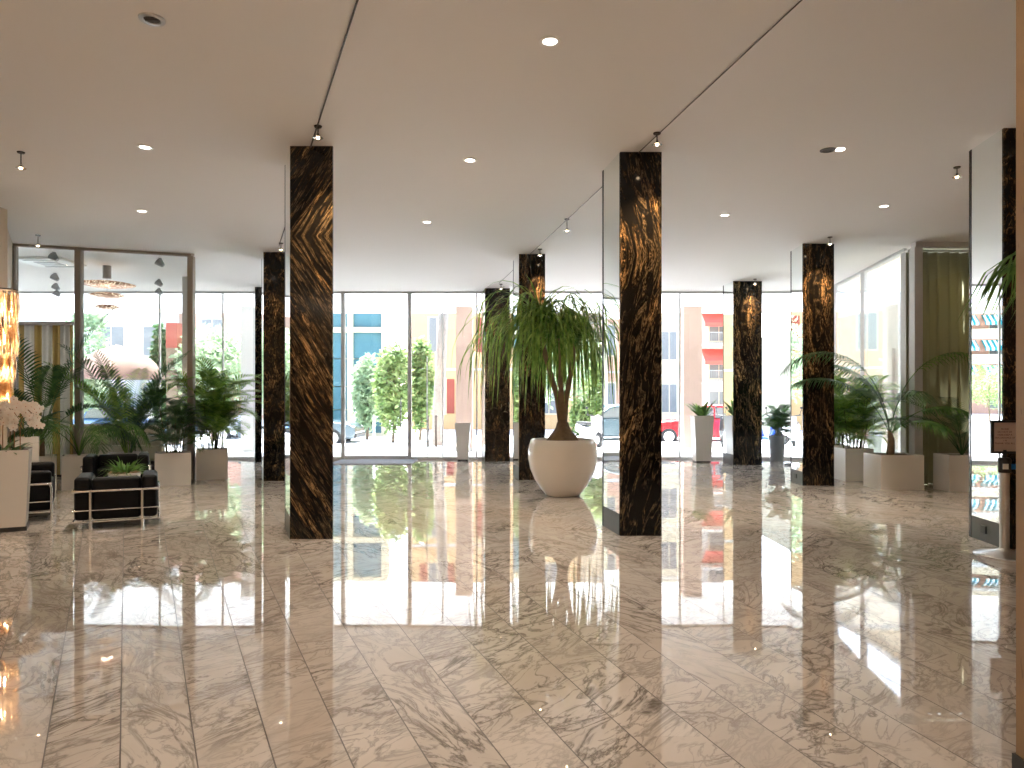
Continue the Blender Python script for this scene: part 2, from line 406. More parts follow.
# ------------------------------------------------------------------ marble and mirror columns
def column(px, s, cm, side, label, h=HT, w=.46, d=.68, socket=False):
    x0 = (px-CX)*HT/s; y0 = F*HT/s
    t = thing('column', label, 'column', (x0, y0, 0), 0, 'marble and mirror columns')
    k = side
    def pl(xa, xb, ya, yb): return [(xa+k*ya, ya), (xb+k*ya, ya), (xb+k*yb, yb), (xa+k*yb, yb)]
    obj('marble_slab', MB().box(0, w, 0, .03, .0, HT), cm, t)
    obj('core', MB().prism(pl(.012, w-.012, .03, d-.03), 0, HT), M['edge'], t)
    obj('back_slab', MB().prism(pl(0, w, d-.03, d), 0, HT), cm, t)
    pz = .24
    for a, b, nm in ((0,.012,'l'), (w-.012, w,'r')):
        obj('mirror_panel', MB().prism(pl(a, b, .03, d-.055), pz, HT), M['mirror'], t)
        pp = obj('plinth', MB().prism(pl(a, b, .03, d-.055), 0, pz), M['blackstone'], t)
        obj('edge_trim', MB().prism(pl(a-.003 if a == 0 else a, b if a == 0 else b+.003, d-.055, d-.03), 0, HT), M['edge'], t)
        if socket and a == 0:
            ym = d*.55
            so = obj('power_socket', MB().prism([(k*(ym-.05)-.012, ym-.05), (k*(ym-.05), ym-.05), (k*(ym+.05), ym+.05), (k*(ym+.05)-.012, ym+.05)], .09, .17), M['black'], pp)
    return t
cm1 = column_mat('gold_veined_marble_diagonal', .62, 1.3, 3.27, .42, .85, .485)
cm2 = column_mat('gold_veined_marble_wavy', -.22, 8.5, 3.1, .62, .9, .55)
cm3 = column_mat('gold_veined_marble_upright', .05, 3.9, 3.4, .7, .65, .495)
cm4 = column_mat('dark_veined_marble', .03, 6.1, 2.6, 1.5, .5, .48)
column(290, 393, cm1, -.40, 'nearest dark column at left with diagonal gold veins')
column(620, 384, cm2, -.165, 'nearest dark gold veined column right of the round white pot')
column(1004, 421, cm4, .115, 'mirror sided column at the right edge behind the sign post', socket=True)
column(263.5, 229, cm4, -.40, 'dark speckled column just behind left of the nearest left column')
column(255, 175, cm4, -.40, 'farthest column of the left row, mostly hidden')
column(519, 226, cm3, -.165, 'column behind the ponytail palm crown', w=.49)
column(485, 173, cm4, -.165, 'farthest column of the middle row, left of the ponytail palm', w=.61)
column(803, 242, cm3, .062, 'column with mirror side left of the right hand palms', socket=True, w=.545)
column(733.5, 184, cm3, -.068, 'far column between white tapered pot and slate grey pot', w=.655)

# ------------------------------------------------------------------ ceiling lamps
def downlight(pt, label, dark=False, pair=False, power=60, size=1.5):
    t = thing('downlight', label, 'ceiling lamp', (pt[0], pt[1], HT), 0, 'recessed ceiling downlights')
    obj('trim_ring', MB().lathe([(.055,-.002),(.058,-.008),(.082,-.006),(.085,-.001),(.085,0)], 32), M['grille'] if dark else M['whiteplastic'], t, 40)
    mb = MB().lathe([(.0,-.0015),(.055,-.0015)], 32)
    obj('lens', MB().lathe([(.0,-.004),(.053,-.003),(.053,-.001)], 24), M['grille'] if dark else M['bulb_cool'], t)
    if power:
        l = bpy.data.lights.new('downlight_beam', 'SPOT'); l.energy = power; l.color = (1,.85,.68); l.spot_size = size; l.spot_blend = .8; l.shadow_soft_size = .05
        lo = bpy.data.objects.new('downlight_beam', l); C.objects.link(lo); lo.parent = t; lo.location = (0,0,-.02)
    return t
DL = [((550,41),'round lit downlight nearest, top centre of the ceiling',0), ((145,147),'lit downlight nearer of two at the upper left',0), ((142,211),'lit downlight farther of two at the upper left',0),
      ((470,160),'lit downlight in mid ceiling left of the right column',0), ((427,222),'small far downlight between the two nearest columns',0),
      ((725,215),'downlight on the ceiling right of the nearest right column',0), ((884,206),'downlight on the ceiling above the right hand palms',0)]
for p, lab, dk in DL: downlight(cp(*p), lab, dk, power=130)
t = downlight(cp(828,150), 'twin downlight with one dark grille at the upper right', True, power=60)
obj('second_lens', MB().lathe([(.0,-.006),(.05,-.005),(.05,-.001)], 24, (.12,-.02)), M['bulb_cool'], t)
# ceiling loudspeaker
p = cp(152,19)
t = thing('ceiling_speaker', 'round dark grille set in the ceiling at top left', 'speaker', (p.x, p.y, HT))
obj('ring', MB().lathe([(.055,-.001),(.06,-.012),(.088,-.01),(.092,0)], 32), M['steel'], t, 40)
obj('grille', MB().lathe([(.0,-.004),(.055,-.004),(.055,-.001)], 32).box(-.05,.05,-.006,.006,-.012,-.003).box(-.03,.03,-.03,-.022,-.012,-.003), M['grille'], t)
# lamps of the room behind the photographer
k = 0
for y in (2.6, -.2, -3.2):
    for x in (-4.6, -1.7, 1.0):
        if y == 2.6 and x == -4.6: x = -4.2
        k += 1
        downlight((x, y), '%s downlight from the left, %s row over the near end' % (('first','second','third')[(k-1)%3], ('front','middle','rear')[(k-1)//3]), power=42, size=2.0)

def cable_spot(pt, label, power=30, aim=None, long=.15):
    t = thing('spot_lamp', label, 'spot lamp', (pt[0], pt[1], HT), 0, 'small glass spot lamps on the ceiling')
    obj('canopy', MB().lathe([(0,-.014),(.035,-.014),(.04,-.004),(.04,0)], 20), M['darkmetal'], t, 40)
    obj('stem', MB().tube([(0,0,-.012),(0,0,-long+.03)], .006, 8), M['darkmetal'], t)
    obj('glass_shade', MB().lathe([(.012,-long+.04),(.03,-long+.01),(.052,-long-.01),(.050,-long-.012),(.028,-long+.006),(.010,-long+.034)], 20), M['chrome'], t, 60)
    obj('bulb', MB().ball((0,0,-long-.006), .017, 10, 6), M['bulb'], t, 180)
    if power:
        l = bpy.data.lights.new('spot_beam', 'SPOT'); l.energy = power; l.color = (1,.66,.36); l.spot_size = 1.0; l.spot_blend = .9; l.shadow_soft_size = .02
        lo = bpy.data.objects.new('spot_beam', l); C.objects.link(lo); lo.parent = t; lo.location = (0,0,-long-.03)
        if aim: lo.rotation_euler = Vector(aim).to_track_quat('-Z','Y').to_euler()
    return t
for p, lab, pw in [((318,126),'spot lamp just in front of the nearest left column top',55), ((657,133),'spot lamp just in front of the nearest right column top',55),
             ((281,243),'spot lamp at the top of the speckled column at left',40), ((540,249),'spot lamp over the column behind the ponytail palm',45),
             ((501,284),'farthest spot lamp of the middle row',40), ((830,237),'spot lamp in front of the column by the right hand palms',50),
             ((755,279),'spot lamp in front of the far right column',45), ((567,219),'spot lamp on the ceiling cable left of the right column mirror',0),
             ((21,152),'spot lamp near the left edge of the ceiling',0), ((38,235),'spot lamp on the ceiling by the salon partition',0),
             ((957,167),'glowing spot lamp beside the mirror at the far right',15)]:
    cable_spot(cp(*p), lab, pw*(2.2 if pw > 50 else 1.6), (0,.62,-1), .11 if pw else .17)
# unseen fill uplights, added on the rear wall to brighten the near ceiling
for x, y, rz, lab in ((-4.5,-6.99,0,'first'),(-1.5,-6.99,0,'second'),(1.5,-6.99,0,'third')):
    t = thing('fill_uplight', 'unseen fill uplight added on the rear wall, %s from the left' % lab, 'wall lamp', (x, y, 2.3), rz, 'added fill uplights')
    obj('back_plate', MB().box(-.06,.06,0,.02,-.12,.12), M['steel'], t)
    obj('bowl', MB().lathe([(0,-.10),(.08,-.09),(.16,-.02),(.18,.06),(.175,.06),(.15,-.01),(.07,-.08),(0,-.09)], 24, (0,.2)), M['steel'], t, 60)
    l = bpy.data.lights.new('fill_beam', 'SPOT'); l.energy = UP; l.color = (1,.84,.67); l.spot_size = 2.4; l.spot_blend = .8; l.shadow_soft_size = .08
    lo = bpy.data.objects.new('fill_beam', l); C.objects.link(lo); lo.parent = t; lo.location = (0,.22,.03); lo.rotation_euler = (PI-.35,0,0)
# thin joints / cables running along the column rows under the ceiling
def cable(a, b, lab):
    a = Vector((a.x, a.y, HT-.012)); b = Vector((b.x, b.y, HT-.012))
    o = obj('ceiling_cable', MB().tube([a, b], .008 if 'left' in lab else .005, 6), M['darkmetal']); tag(o, lab, 'cable', 'cables along the ceiling')
a = cp(318,126); d = cp(357,2) - a
cable(a + Vector((-.394,1,0)).normalized()*5.9, a + d*1.6, 'dark cable under the ceiling along the left column row')
a = cp(657,133); d = cp(797,2) - a
cable(a + Vector((-.19,1,0)).normalized()*9.6, a + d*1.5, 'dark cable under the ceiling along the middle column row')
# ------------------------------------------------------------------ seating
def rails(pts, r=.0135): return MB().tube(pts, r, 10)
def lc_chair(name, label, W, loc, rz, seats=1, group=None, D=.73):
    """tubular frame outside, four loose leather cushions inside; front looks along +y"""
    t = thing(name, label, 'sofa' if seats > 1 else 'armchair', loc, rz, group)
    h = W/2; A = .19
    for s in (-1, 1):
        x0, x1 = (s*h, s*(h-A)) if s < 0 else (s*(h-A), s*h)
        obj('arm_cushion', MB().rbox(x0+.012, x1-.012, -D/2+.012, D/2-.02, .118, .615, .045), M['leather'], t, 180)
    iw = (W-2*A)/seats
    for k in range(seats):
        x0 = -h+A+k*iw
        obj('seat_cushion', MB().rbox(x0+.004, x0+iw-.004, -D/2+.2, D/2-.01, .13, .42, .05), M['leather'], t, 180)
        obj('back_cushion', MB().rbox(x0-.006, x0+iw+.006, -D/2+.012, -D/2+.2, .12, .60, .045), M['leather'], t, 180)
    fr = MB()
    for z, r in ((.455,.016), (.235,.008), (.105,.011)):
        fr.tube([(-h, D/2-.02, z), (-h, -D/2, z), (h, -D/2, z), (h, D/2-.02, z)], r, 10)
    fr.tube([(-h, -D/2, .105), (-h, D/2-.02, .105), (h, D/2-.02, .105), (h, -D/2, .105)], .011, 10)
    for k in range(int(4*seats)):
        x = -h+.1+(W-.2)*k/(4*seats-1); fr.tube([(x,-D/2,.112),(x,D/2-.02,.112)], .006, 6)
    obj('tube_frame', fr, M['chrome'], t, 60)
    for s in (-1, 1):
        obj('leg', MB().tube([(s*h, D/2-.02, 0), (s*h, D/2-.02, .40), (s*h, D/2-.035, .447), (s*h, D/2-.07, .455)], .016, 10), M['chrome'], t, 60)
        obj('leg', MB().tube([(s*h*.60, -D/2, 0), (s*h*.60, -D/2, .46)], .016, 10), M['chrome'], t, 60)
    return t
G = 'black leather tube frame seats'
lc_chair('armchair', 'black leather armchair seen from behind, nearest on the open floor', .88, (-4.75, 8.68, 0), .46, 1, G)
d = Vector((-.91, 1.5)).normalized()
# two seat sofa facing the coffee table, mostly behind the orchid planter
ct = Vector((-5.74, 9.0)) + d*.84; nrm = Vector((d.y, -d.x))
ctr = ct - nrm*.36
lc_chair('sofa', 'black two seat sofa seen from its side behind the orchid planter', 1.68, (ctr.x, ctr.y, 0), math.atan2(nrm.y, nrm.x)-PI/2, 2, G)
lc_chair('armchair', 'black armchair facing the camera behind the small table plant', .95, (-6.44, 11.75, 0), PI+.45, 1, G)
lc_chair('armchair', 'black armchair in shade behind the palm planter at left', .97, (-7.75, 11.6, 0), PI+.5, 1, G) if False else None
# low glass table
tb = thing('coffee_table', 'low glass table with chrome legs between the black seats', 'table', (-5.45, 9.85, 0), .46)
obj('table_top', MB().box(-.4,.4,-.35,.35,.38,.395), M['tableglass'], tb)
obj('table_frame', MB().bar((-.36,-.3,.365),(.36,-.3,.365),.03).bar((-.36,.3,.365),(.36,.3,.365),.03).bar((-.36,-.3,.365),(-.36,.3,.365),.03).bar((.36,-.3,.365),(.36,.3,.365),.03), M['chrome'], tb)
for sx in (-1,1):
    for sy in (-1,1): obj('leg', MB().tube([(sx*.36,sy*.3,0),(sx*.36,sy*.3,.36)], .015, 10), M['chrome'], tb, 60)

# ------------------------------------------------------------------ plant builders
def bez(base, az, elev, L, droop, n=14, power=1.5):
    p = Vector(base); pts = [p.copy()]; ds = []
    for i in range(n):
        s_ = (i+.5)/n; e = elev - droop*s_**power
        d_ = Vector((math.cos(az)*math.cos(e), math.sin(az)*math.cos(e), math.sin(e)))
        p = p + d_*(L/n); pts.append(p.copy()); ds.append(d_)
    ds.append(ds[-1]); return pts, ds
def frond(mb, base, az, elev, L, droop, nl, ll, w, rng, stem=.35, fold=.5, hang=.25, r=.009):
    n = 14; pts, ds = bez(base, az, elev, L, droop, n)
    mb.tube(pts, [r*(1-.75*i/n) for i in range(n+1)], 5)
    side0 = Vector((-math.sin(az), math.cos(az), 0))
    for i in range(nl):
        s_ = stem + (1-stem)*(i+.5)/nl; f = s_*n; k = min(int(f), n-1); fr_ = f-k
        P = pts[k].lerp(pts[k+1], fr_); T = ds[k]; up = side0.cross(T); up = up if up.z > 0 else -up
        q = (s_-stem)/(1-stem)
        prof = min(1, .45+2.6*q) * (1-.62*max(0, (q-.55)/.45)**1.5)
        for sd in (-1, 1):
            ln = ll*prof*rng.uniform(.88,1.1)
            fw = .55 + .75*q
            D = (side0*sd*1.0 + T*fw + up*(fold*(1-q*.5))).normalized()
            m_ = P + D*ln*.55 - Vector((0,0,hang*ln*.18)); e_ = P + D*ln*.95 - Vector((0,0,hang*ln*.75))
            mb.ribbon([P, P.lerp(m_, .5)+up*.004, m_, e_], [w*.35, w, w*.8, 0], T)
    return mb
def palm_fronds(t, n, base_z, L, rng, mat, elev=(.7,1.35), droop=(.9,1.7), nl=26, ll=.30, w=.020, spread=.05, az0=0, azr=2*PI, name='frond', **kw):
    for i in range(n):
        az = az0 + azr*(i+rng.uniform(-.3,.3))/n; e = rng.uniform(*elev)
        b = (math.cos(az)*spread*rng.random(), math.sin(az)*spread*rng.random(), base_z)
        mb = frond(MB(), b, az, e, L*rng.uniform(.75,1.08), rng.uniform(*droop), nl, ll, w, rng, **kw)
        obj(name, mb, mat, t, 'fix' if False else 60)
def boxplanter(t, w, d, h, mat=None, rim=.02, taper=0.0):
    mat = mat or M['planter']
    mb = MB(); a = w/2; b = d/2; q = 1-taper
    A = [(-a*q,-b*q,0),(a*q,-b*q,0),(a*q,b*q,0),(-a*q,b*q,0)]; B = [(-a,-b,h),(a,-b,h),(a,b,h),(-a,b,h)]
    I = [(-a+rim,-b+rim,h),(a-rim,-b+rim,h),(a-rim,b-rim,h),(-a+rim,b-rim,h)]; J = [(x,y,h-.05) for x,y,_ in I]
    mb.add(A+B+I+J, [(3,2,1,0)] + [(i,(i+1)%4,(i+1)%4+4,i+4) for i in range(4)] + [(i+4,(i+1)%4+4,(i+1)%4+8,i+8) for i in range(4)] +
           [(i+8,(i+1)%4+8,(i+1)%4+12,i+12) for i in range(4)] + [(12,13,14,15)])
    obj('planter_box', mb, mat, t)
    obj('soil', MB().box(-a+rim+.002,a-rim-.002,-b+rim+.002,b-rim-.002,h-.049,h-.025), M['soil'], t)
def bushy(t, z, rng, canes, H, mat, spread=.16, fan=False, L=.55, nl=12, ll=.22, w=.022, tiers=3, droop=(.7,1.5)):
    """clump of thin canes, each with several small fronds: one foliage mesh"""
    st = MB(); mb = MB()
    for c in range(canes):
        az = rng.uniform(0, 2*PI); rr = spread*math.sqrt(rng.random())
        b = Vector((math.cos(az)*rr, math.sin(az)*rr, z)); h = H*rng.uniform(.45,1.0)
        tip = b + Vector((math.cos(az)*h*.16, math.sin(az)*h*.16, h)); mid = b.lerp(tip,.5)+Vector((0,0,.02))
        st.tube([b, mid, tip], [.010,.008,.005], 6)
        for k in range(tiers):
            s_ = 1 - .32*k - rng.uniform(0,.12); P = b.lerp(tip, max(.16,s_))
            for q in range(2 if k else 3):
                a2 = rng.uniform(0, 2*PI) if rng.random() < .5 else az + rng.uniform(-.9,.9)
                frond(mb, P, a2, rng.uniform(.3,1.2), L*rng.uniform(.7,1.1), rng.uniform(*droop), nl, ll, w, rng, stem=.25, r=.005)
    obj('canes', st, M['cane'], t, 60); obj('foliage', mb, mat, t, 60)

PG = 'palms in square white planters'
# left, behind the glass line of seats
rng = random.Random(3)
t = thing('potted_palm', 'kentia palm with upright feathery fronds behind the orchid planter', 'potted palm', (-7.9, 12.1, 0), .55, PG)
boxplanter(t, .42, .42, .57); 
obj('trunk', MB().tube([(0,0,.53),(.01,0,.85)], [.045,.03], 10), M['bark'], t, 60)
for az, e, L, dr in ((.0,1.34,2.55,.5),(1.0,1.25,1.9,.9),(2.2,1.35,2.3,.7),(-.5,.95,1.5,1.5),(3.6,1.0,1.4,1.5),(-1.5,.9,1.3,1.6),(-2.3,1.15,1.5,1.2),(4.9,1.3,1.5,.8)):
    obj('frond', frond(MB(), (0,0,.8), az, e, L, dr, 24, .44, .040, rng, stem=.4), M['leaf_dark'], t, 60)
t = thing('potted_palm', 'tall palm in high white planter at the left edge behind orchids', 'potted palm', (-7.24, 10.75, 0), .55, PG)
boxplanter(t, .30, .30, .95)
for az, e, L, dr in ((.9,1.2,1.0,1.2),(2.4,1.1,.9,1.4),(-.4,.9,.8,1.6),(-1.8,1.0,.8,1.6),(4.2,1.2,.9,1.2)):
    obj('frond', frond(MB(), (0,0,.9), az, e, L, dr, 18, .24, .018, rng, stem=.35), M['leaf_dark'], t, 60)
t = thing('potted_palm', 'white planter with drooping fan palm left of the nearest armchair', 'potted palm', (-7.36, 12.2, 0), .5, PG)
boxplanter(t, .44, .44, .57)
for i in range(9):
    az = [-.2,-.7,-1.2,.3,2.6,3.4,-2.0,1.2,.9][i]
    obj('frond', frond(MB(), (.02,0,.54), az, rng.uniform(1.0,1.35), rng.uniform(1.0,1.45), rng.uniform(1.9,2.5), 24, .42, .022, rng, stem=.45, fold=.1, hang=1.2), M['leaf_dark'] if i % 2 else M['leaf'], t, 60)
t = thing('potted_palm', 'bright upright palm in the planter behind the armchair facing us', 'potted palm', (-6.80, 12.76, 0), .45, PG)
boxplanter(t, .62, .42, .575)
for i, (az, e, L, dr) in enumerate(((-.1,1.40,2.1,.75),(1.4,1.3,1.9,.8),(2.55,1.30,2.35,.75),(2.75,1.12,2.1,.6),(2.3,1.38,2.0,.5),(2.65,1.22,1.9,.9),(.5,1.36,2.2,.8),(-.4,1.3,1.8,1.0),(-.6,1.3,1.3,1.0),(-1.8,1.42,1.3,.8),(.6,1.35,1.5,.9),(4.0,1.3,1.5,1.0),(5.4,1.35,1.4,.9),(2.2,1.42,1.7,.6),(-.1,1.25,1.1,1.2))):
    obj('frond', frond(MB(), (.05*math.cos(az),.05*math.sin(az),.55), az, e, L, dr, 26, .40, .034, rng, stem=.3), M['leaf_bright'] if i % 2 else M['leaf_dark'], t, 60)
t = thing('potted_palm', 'dark bushy palm in white planter beside the salon corner post', 'potted palm', (-6.02, 12.80, 0), .42, PG)
boxplanter(t, .575, .5, .575); bushy(t, .54, rng, 13, .95, M['leaf_dark'], .16, L=.5, nl=12, ll=.2)
t = thing('potted_palm', 'lush green palm in white planter left of the speckled column', 'potted palm', (-5.74, 13.78, 0), .38, PG)
boxplanter(t, .56, .5, .57); bushy(t, .54, rng, 20, 1.35, M['leaf_bright'], .2, L=.72, nl=12, ll=.30, w=.036, tiers=3)
for i in range(5):
    obj('frond', frond(MB(), (0,0,.6), [.3,.9,2.2,-.5,-1.2][i], 1.3, 1.75, .8+.3*i, 20, .32, .024, rng, stem=.4), M['leaf_bright'], t, 60)
# right
t = thing('potted_palm', 'kentia palm with long arching fronds in the widest right hand planter', 'potted palm', (6.51, 12.3, 0), 0, PG)
boxplanter(t, .72, .6, .58)
obj('trunk', MB().tube([(-.05,0,.54),(-.03,0,.8),(-.06,0,.98)], [.07,.055,.035], 10), M['bark'], t, 60)
for i, (az, e, L, dr) in enumerate(((.1,1.40,2.9,2.35),(3.25,1.42,2.8,2.3),(3.0,1.15,2.0,1.6),(-.5,.9,1.4,1.6),(1.6,1.2,1.5,1.5),(-1.6,1.3,1.6,2.2),(-1.0,.7,1.0,1.4),(2.3,1.4,1.8,1.4),(4.4,.8,1.0,1.5))):
    obj('frond', frond(MB(), (-.05,0,.92), az, e, L, dr, 30, .38, .026, rng, stem=.42, fold=.1, hang=.9), M['leaf_dark'] if i % 3 else M['leaf'], t, 60)
t = thing('potted_palm', 'bushy green palm in middle white planter of the right hand row', 'potted palm', (6.42, 13.55, 0), 0, PG)
boxplanter(t, .52, .5, .6); bushy(t, .55, rng, 16, 1.1, M['leaf_bright'], .2, L=.66, nl=11, ll=.28, w=.034, tiers=3)
t = thing('potted_palm', 'farthest palm of the right hand row, close behind the column', 'potted palm', (6.45, 14.5, 0), 0, PG)
boxplanter(t, .48, .48, .6); bushy(t, .55, rng, 14, 1.2, M['leaf_bright'], .2, L=.65, nl=11, ll=.28, w=.034, tiers=3)
t = thing('potted_palm', 'shaded palm in white planter before the olive curtain', 'potted palm', (7.40, 12.0, 0), 0, PG)
boxplanter(t, .50, .45, .60)
for i in range(12):
    obj('frond', frond(MB(), (.1,0,.57), rng.uniform(0,6.28), rng.uniform(.9,1.4), rng.uniform(1.0,1.6), rng.uniform(1.2,2.2), 22, .27, .02, rng, stem=.4), M['leaf_dark'], t, 60)
obj('frond', frond(MB(), (.1,0,.57), 3.0, 1.2, 1.7, 1.5, 24, .25, .018, rng, stem=.45), M['leaf_dark'], t, 60)
# fronds poking in behind the travertine wall end
t = thing('potted_palm', 'palm whose leaf tips poke past the travertine pillar at right', 'potted palm', (4.52, 5.1, 0), 0, PG)
boxplanter(t, .5, .5, .6)
obj('trunk', MB().tube([(0,0,.55),(0,0,2.3)], [.06,.04], 10), M['bark'], t, 60)
for az, e, L, dr in ((3.10,.95,1.15,1.75),(3.5,.75,1.1,1.6),(2.5,.9,1.0,1.5),(1.2,.9,1.0,1.5),(.1,.9,1.0,1.5),(-1.0,.8,1.0,1.5)):
    obj('frond', frond(MB(), (0,0,2.27), az, e, L, dr, 9, .5, .03, rng, stem=.6, fold=.0, hang=1.1), M['leaf'], t, 60)

# ------------------------------------------------------------------ ponytail palm in its round pot
pc = Vector((.80, 11.35, 0))
t = thing('ponytail_palm', 'ponytail palm with two drooping crowns in big round white pot', 'potted palm', pc)
prof = [(0,.0),(.255,0),(.275,.012),(.36,.12),(.45,.26),(.515,.42),(.545,.58),(.545,.70),(.525,.82),(.505,.875),(.490,.885),(.475,.875),(.47,.80)]
obj('round_pot', MB().lathe(prof, 64), M['ceramic'], t, 50)
obj('soil', MB().lathe([(0,.815),(.472,.81)], 40), M['soil'], t)
obj('swollen_base', MB().lathe([(.27,.80),(.26,.85),(.22,.93),(.155,1.0),(.11,1.07),(.09,1.15)], 24), M['bark'], t, 180)
heads = [(-.36, .0, 2.66, 1.0), (.20, .12, 2.42, 1.0), (-.08, -.22, 2.45, .85)]
for hx, hy, hz, sc in heads:
    obj('trunk', MB().tube([(0,0,1.08),(hx*.25,hy*.25,1.08+(hz-1.08)*.3),(hx*.75,hy*.75,1.08+(hz-1.08)*.7),(hx,hy,hz)], [.07,.045,.04,.03], 10), M['bark'], t, 60)
rng = random.Random(21)
for hx, hy, hz, sc in heads:
    mb = MB()
    for i in range(215 if hx < -.2 else 135):
        az = rng.uniform(0, 2*PI); e = rng.uniform(.1, 1.55)
        L = sc*rng.uniform(1.05, 2.25); n = 12; q = Vector((hx, hy, hz)); pts = [q.copy()]
        turn = rng.uniform(.45,1.0); cur = e
        for k in range(n):
            s_ = (k+.5)/n
            cur = e - (e + 1.50)*min(1, s_/turn)**1.3
            q = q + Vector((math.cos(az)*math.cos(cur), math.sin(az)*math.cos(cur), math.sin(cur)))*(L/n); pts.append(q.copy())
        w = rng.uniform(.016,.034)
        mb.ribbon(pts, [w*.7]+[w]*(n-3)+[w*.7,w*.4,0], (-math.sin(az+rng.uniform(-.8,.8)), math.cos(az+rng.uniform(-.8,.8)), rng.uniform(-.3,.3)))
    for i in range(70):               # young leaves standing up and arching in the middle of the rosette
        az = rng.uniform(0, 2*PI); pts, ds = bez((hx,hy,hz), az, rng.uniform(.7,1.5), sc*rng.uniform(.55,1.0), rng.uniform(1.2,2.6), 8, 1.3); w = rng.uniform(.018,.032)
        mb.ribbon(pts, [w*.7]+[w]*5+[w*.7,w*.4,0], (-math.sin(az+.4), math.cos(az+.4), .1))
    obj('leaf_crown', mb, M['leaf_pony'], t, 60)

# ------------------------------------------------------------------ single pots by the street front
def taperpot(t, w0, w1, h, mat=None, base=True):
    mat = mat or M['planter']; r = .02
    mb = MB(); a = w0/2; b = w1/2; z0 = .03
    A = [(-a,-a,z0),(a,-a,z0),(a,a,z0),(-a,a,z0)]; B = [(-b,-b,h),(b,-b,h),(b,b,h),(-b,b,h)]
    c = b-r; I = [(-c,-c,h),(c,-c,h),(c,c,h),(-c,c,h)]; J = [(x,y,h-.06) for x,y,_ in I]
    mb.add(A+B+I+J, [(3,2,1,0)]+[(i,(i+1)%4,(i+1)%4+4,i+4) for i in range(4)]+[(i+4,(i+1)%4+4,(i+1)%4+8,i+8) for i in range(4)]+[(i+8,(i+1)%4+8,(i+1)%4+12,i+12) for i in range(4)]+[(12,13,14,15)])
    obj('pot', mb, mat, t)
    obj('foot', MB().box(-a*.92,a*.92,-a*.92,a*.92,0,.03), M['black'], t)
    obj('soil', MB().box(-c+.003,c-.003,-c+.003,c-.003,h-.058,h-.03), M['soil'], t)
def straps(mb, z, n, L, w, rng, e=(.3,1.4), droop=(.3,1.2), r0=.04):
    for i in range(n):
        az = 2*PI*i/n*2.4 + rng.uniform(-.3,.3); pts, ds = bez((math.cos(az)*r0, math.sin(az)*r0, z), az, rng.uniform(*e), L*rng.uniform(.7,1.1), rng.uniform(*droop), 6)
        mb.ribbon(pts, [w*.5,w*.9,w,w,w*.85,w*.5,0], (-math.sin(az), math.cos(az), 0))
    return mb
p = gp(704, 462.5)
t = thing('potted_plant', 'broad leaved plant in tall white tapered pot before the far right column', 'potted plant', (p.x, p.y+.2, 0))
taperpot(t, .36, .47, 1.12); obj('leaves', straps(MB(), 1.07, 16, .62, .10, rng, (.4,1.3), (.3,1.0)), M['leaf'], t, 180)
obj('pale_leaves', straps(MB(), 1.07, 7, .42, .09, random.Random(9), (.7,1.4), (.2,.6)), M['leaf_bright'], t, 180)
p = gp(780, 461)
t = thing('potted_plant', 'leafy plant in slate grey round tapered pot behind the mirror column', 'potted plant', (p.x, p.y+.2, 0))
obj('pot', MB().lathe([(.0,0),(.15,0),(.155,.01),(.20,.60),(.205,.62),(.19,.62),(.185,.56)], 32), M['greypot'], t, 40)
obj('soil', MB().lathe([(0,.565),(.186,.56)], 24), M['soil'], t)
bushy(t, .57, rng, 10, .62, M['leaf_dark'], .1, L=.46, nl=9, ll=.2, w=.04)
p = gp(462.5, 461)
t = thing('tapered_pot', 'empty looking white tapered pot before the beige street pillar', 'pot', (p.x, p.y+.2, 0))
taperpot(t, .27, .38, .93)
p = gp(524, 468)
t = thing('potted_plant', 'white tapered pot half hidden behind the big round pot', 'pot', (p.x, p.y+.2, 0))
taperpot(t, .36, .44, .88); obj('leaves', straps(MB(), .84, 10, .35, .05, rng), M['leaf_dark'], t, 180)

# ------------------------------------------------------------------ orchids
t = thing('orchid_planter', 'tall white tapered planter full of pale orchids at left edge', 'orchid planter', (-5.92, 8.32, 0), .53)
w0, w1, h = .52, .60, .93
mb = MB(); A = [(-w0/2,-.22,.05),(w0/2,-.22,.05),(w0/2,.22,.05),(-w0/2,.22,.05)]; B = [(-w1/2,-.27,h),(w1/2,-.27,h),(w1/2,.27,h),(-w1/2,.27,h)]
I = [(-w1/2+.02,-.25,h),(w1/2-.02,-.25,h),(w1/2-.02,.25,h),(-w1/2+.02,.25,h)]; J = [(x,y,h-.05) for x,y,_ in I]
mb.add(A+B+I+J, [(3,2,1,0)]+[(i,(i+1)%4,(i+1)%4+4,i+4) for i in range(4)]+[(i+4,(i+1)%4+4,(i+1)%4+8,i+8) for i in range(4)]+[(i+8,(i+1)%4+8,(i+1)%4+12,i+12) for i in range(4)]+[(12,13,14,15)])
obj('planter_box', mb, M['planter'], t); obj('black_plinth', MB().box(-w0/2+.01,w0/2+.015,-.225,.21,0,.05), M['blackstone'], t)
obj('soil', MB().box(-.278,.278,-.24,.24,h-.048,h-.02), M['soil'], t)
rng = random.Random(5)
obj('leaves', straps(straps(straps(MB(), h-.03, 9, .30, .07, rng, (.2,.9)), h-.03, 9, .26, .07, rng, (.2,.9), r0=.2), h-.03, 8, .25, .06, rng, (.1,.8), r0=-.22), M['leaf_dark'], t, 180)
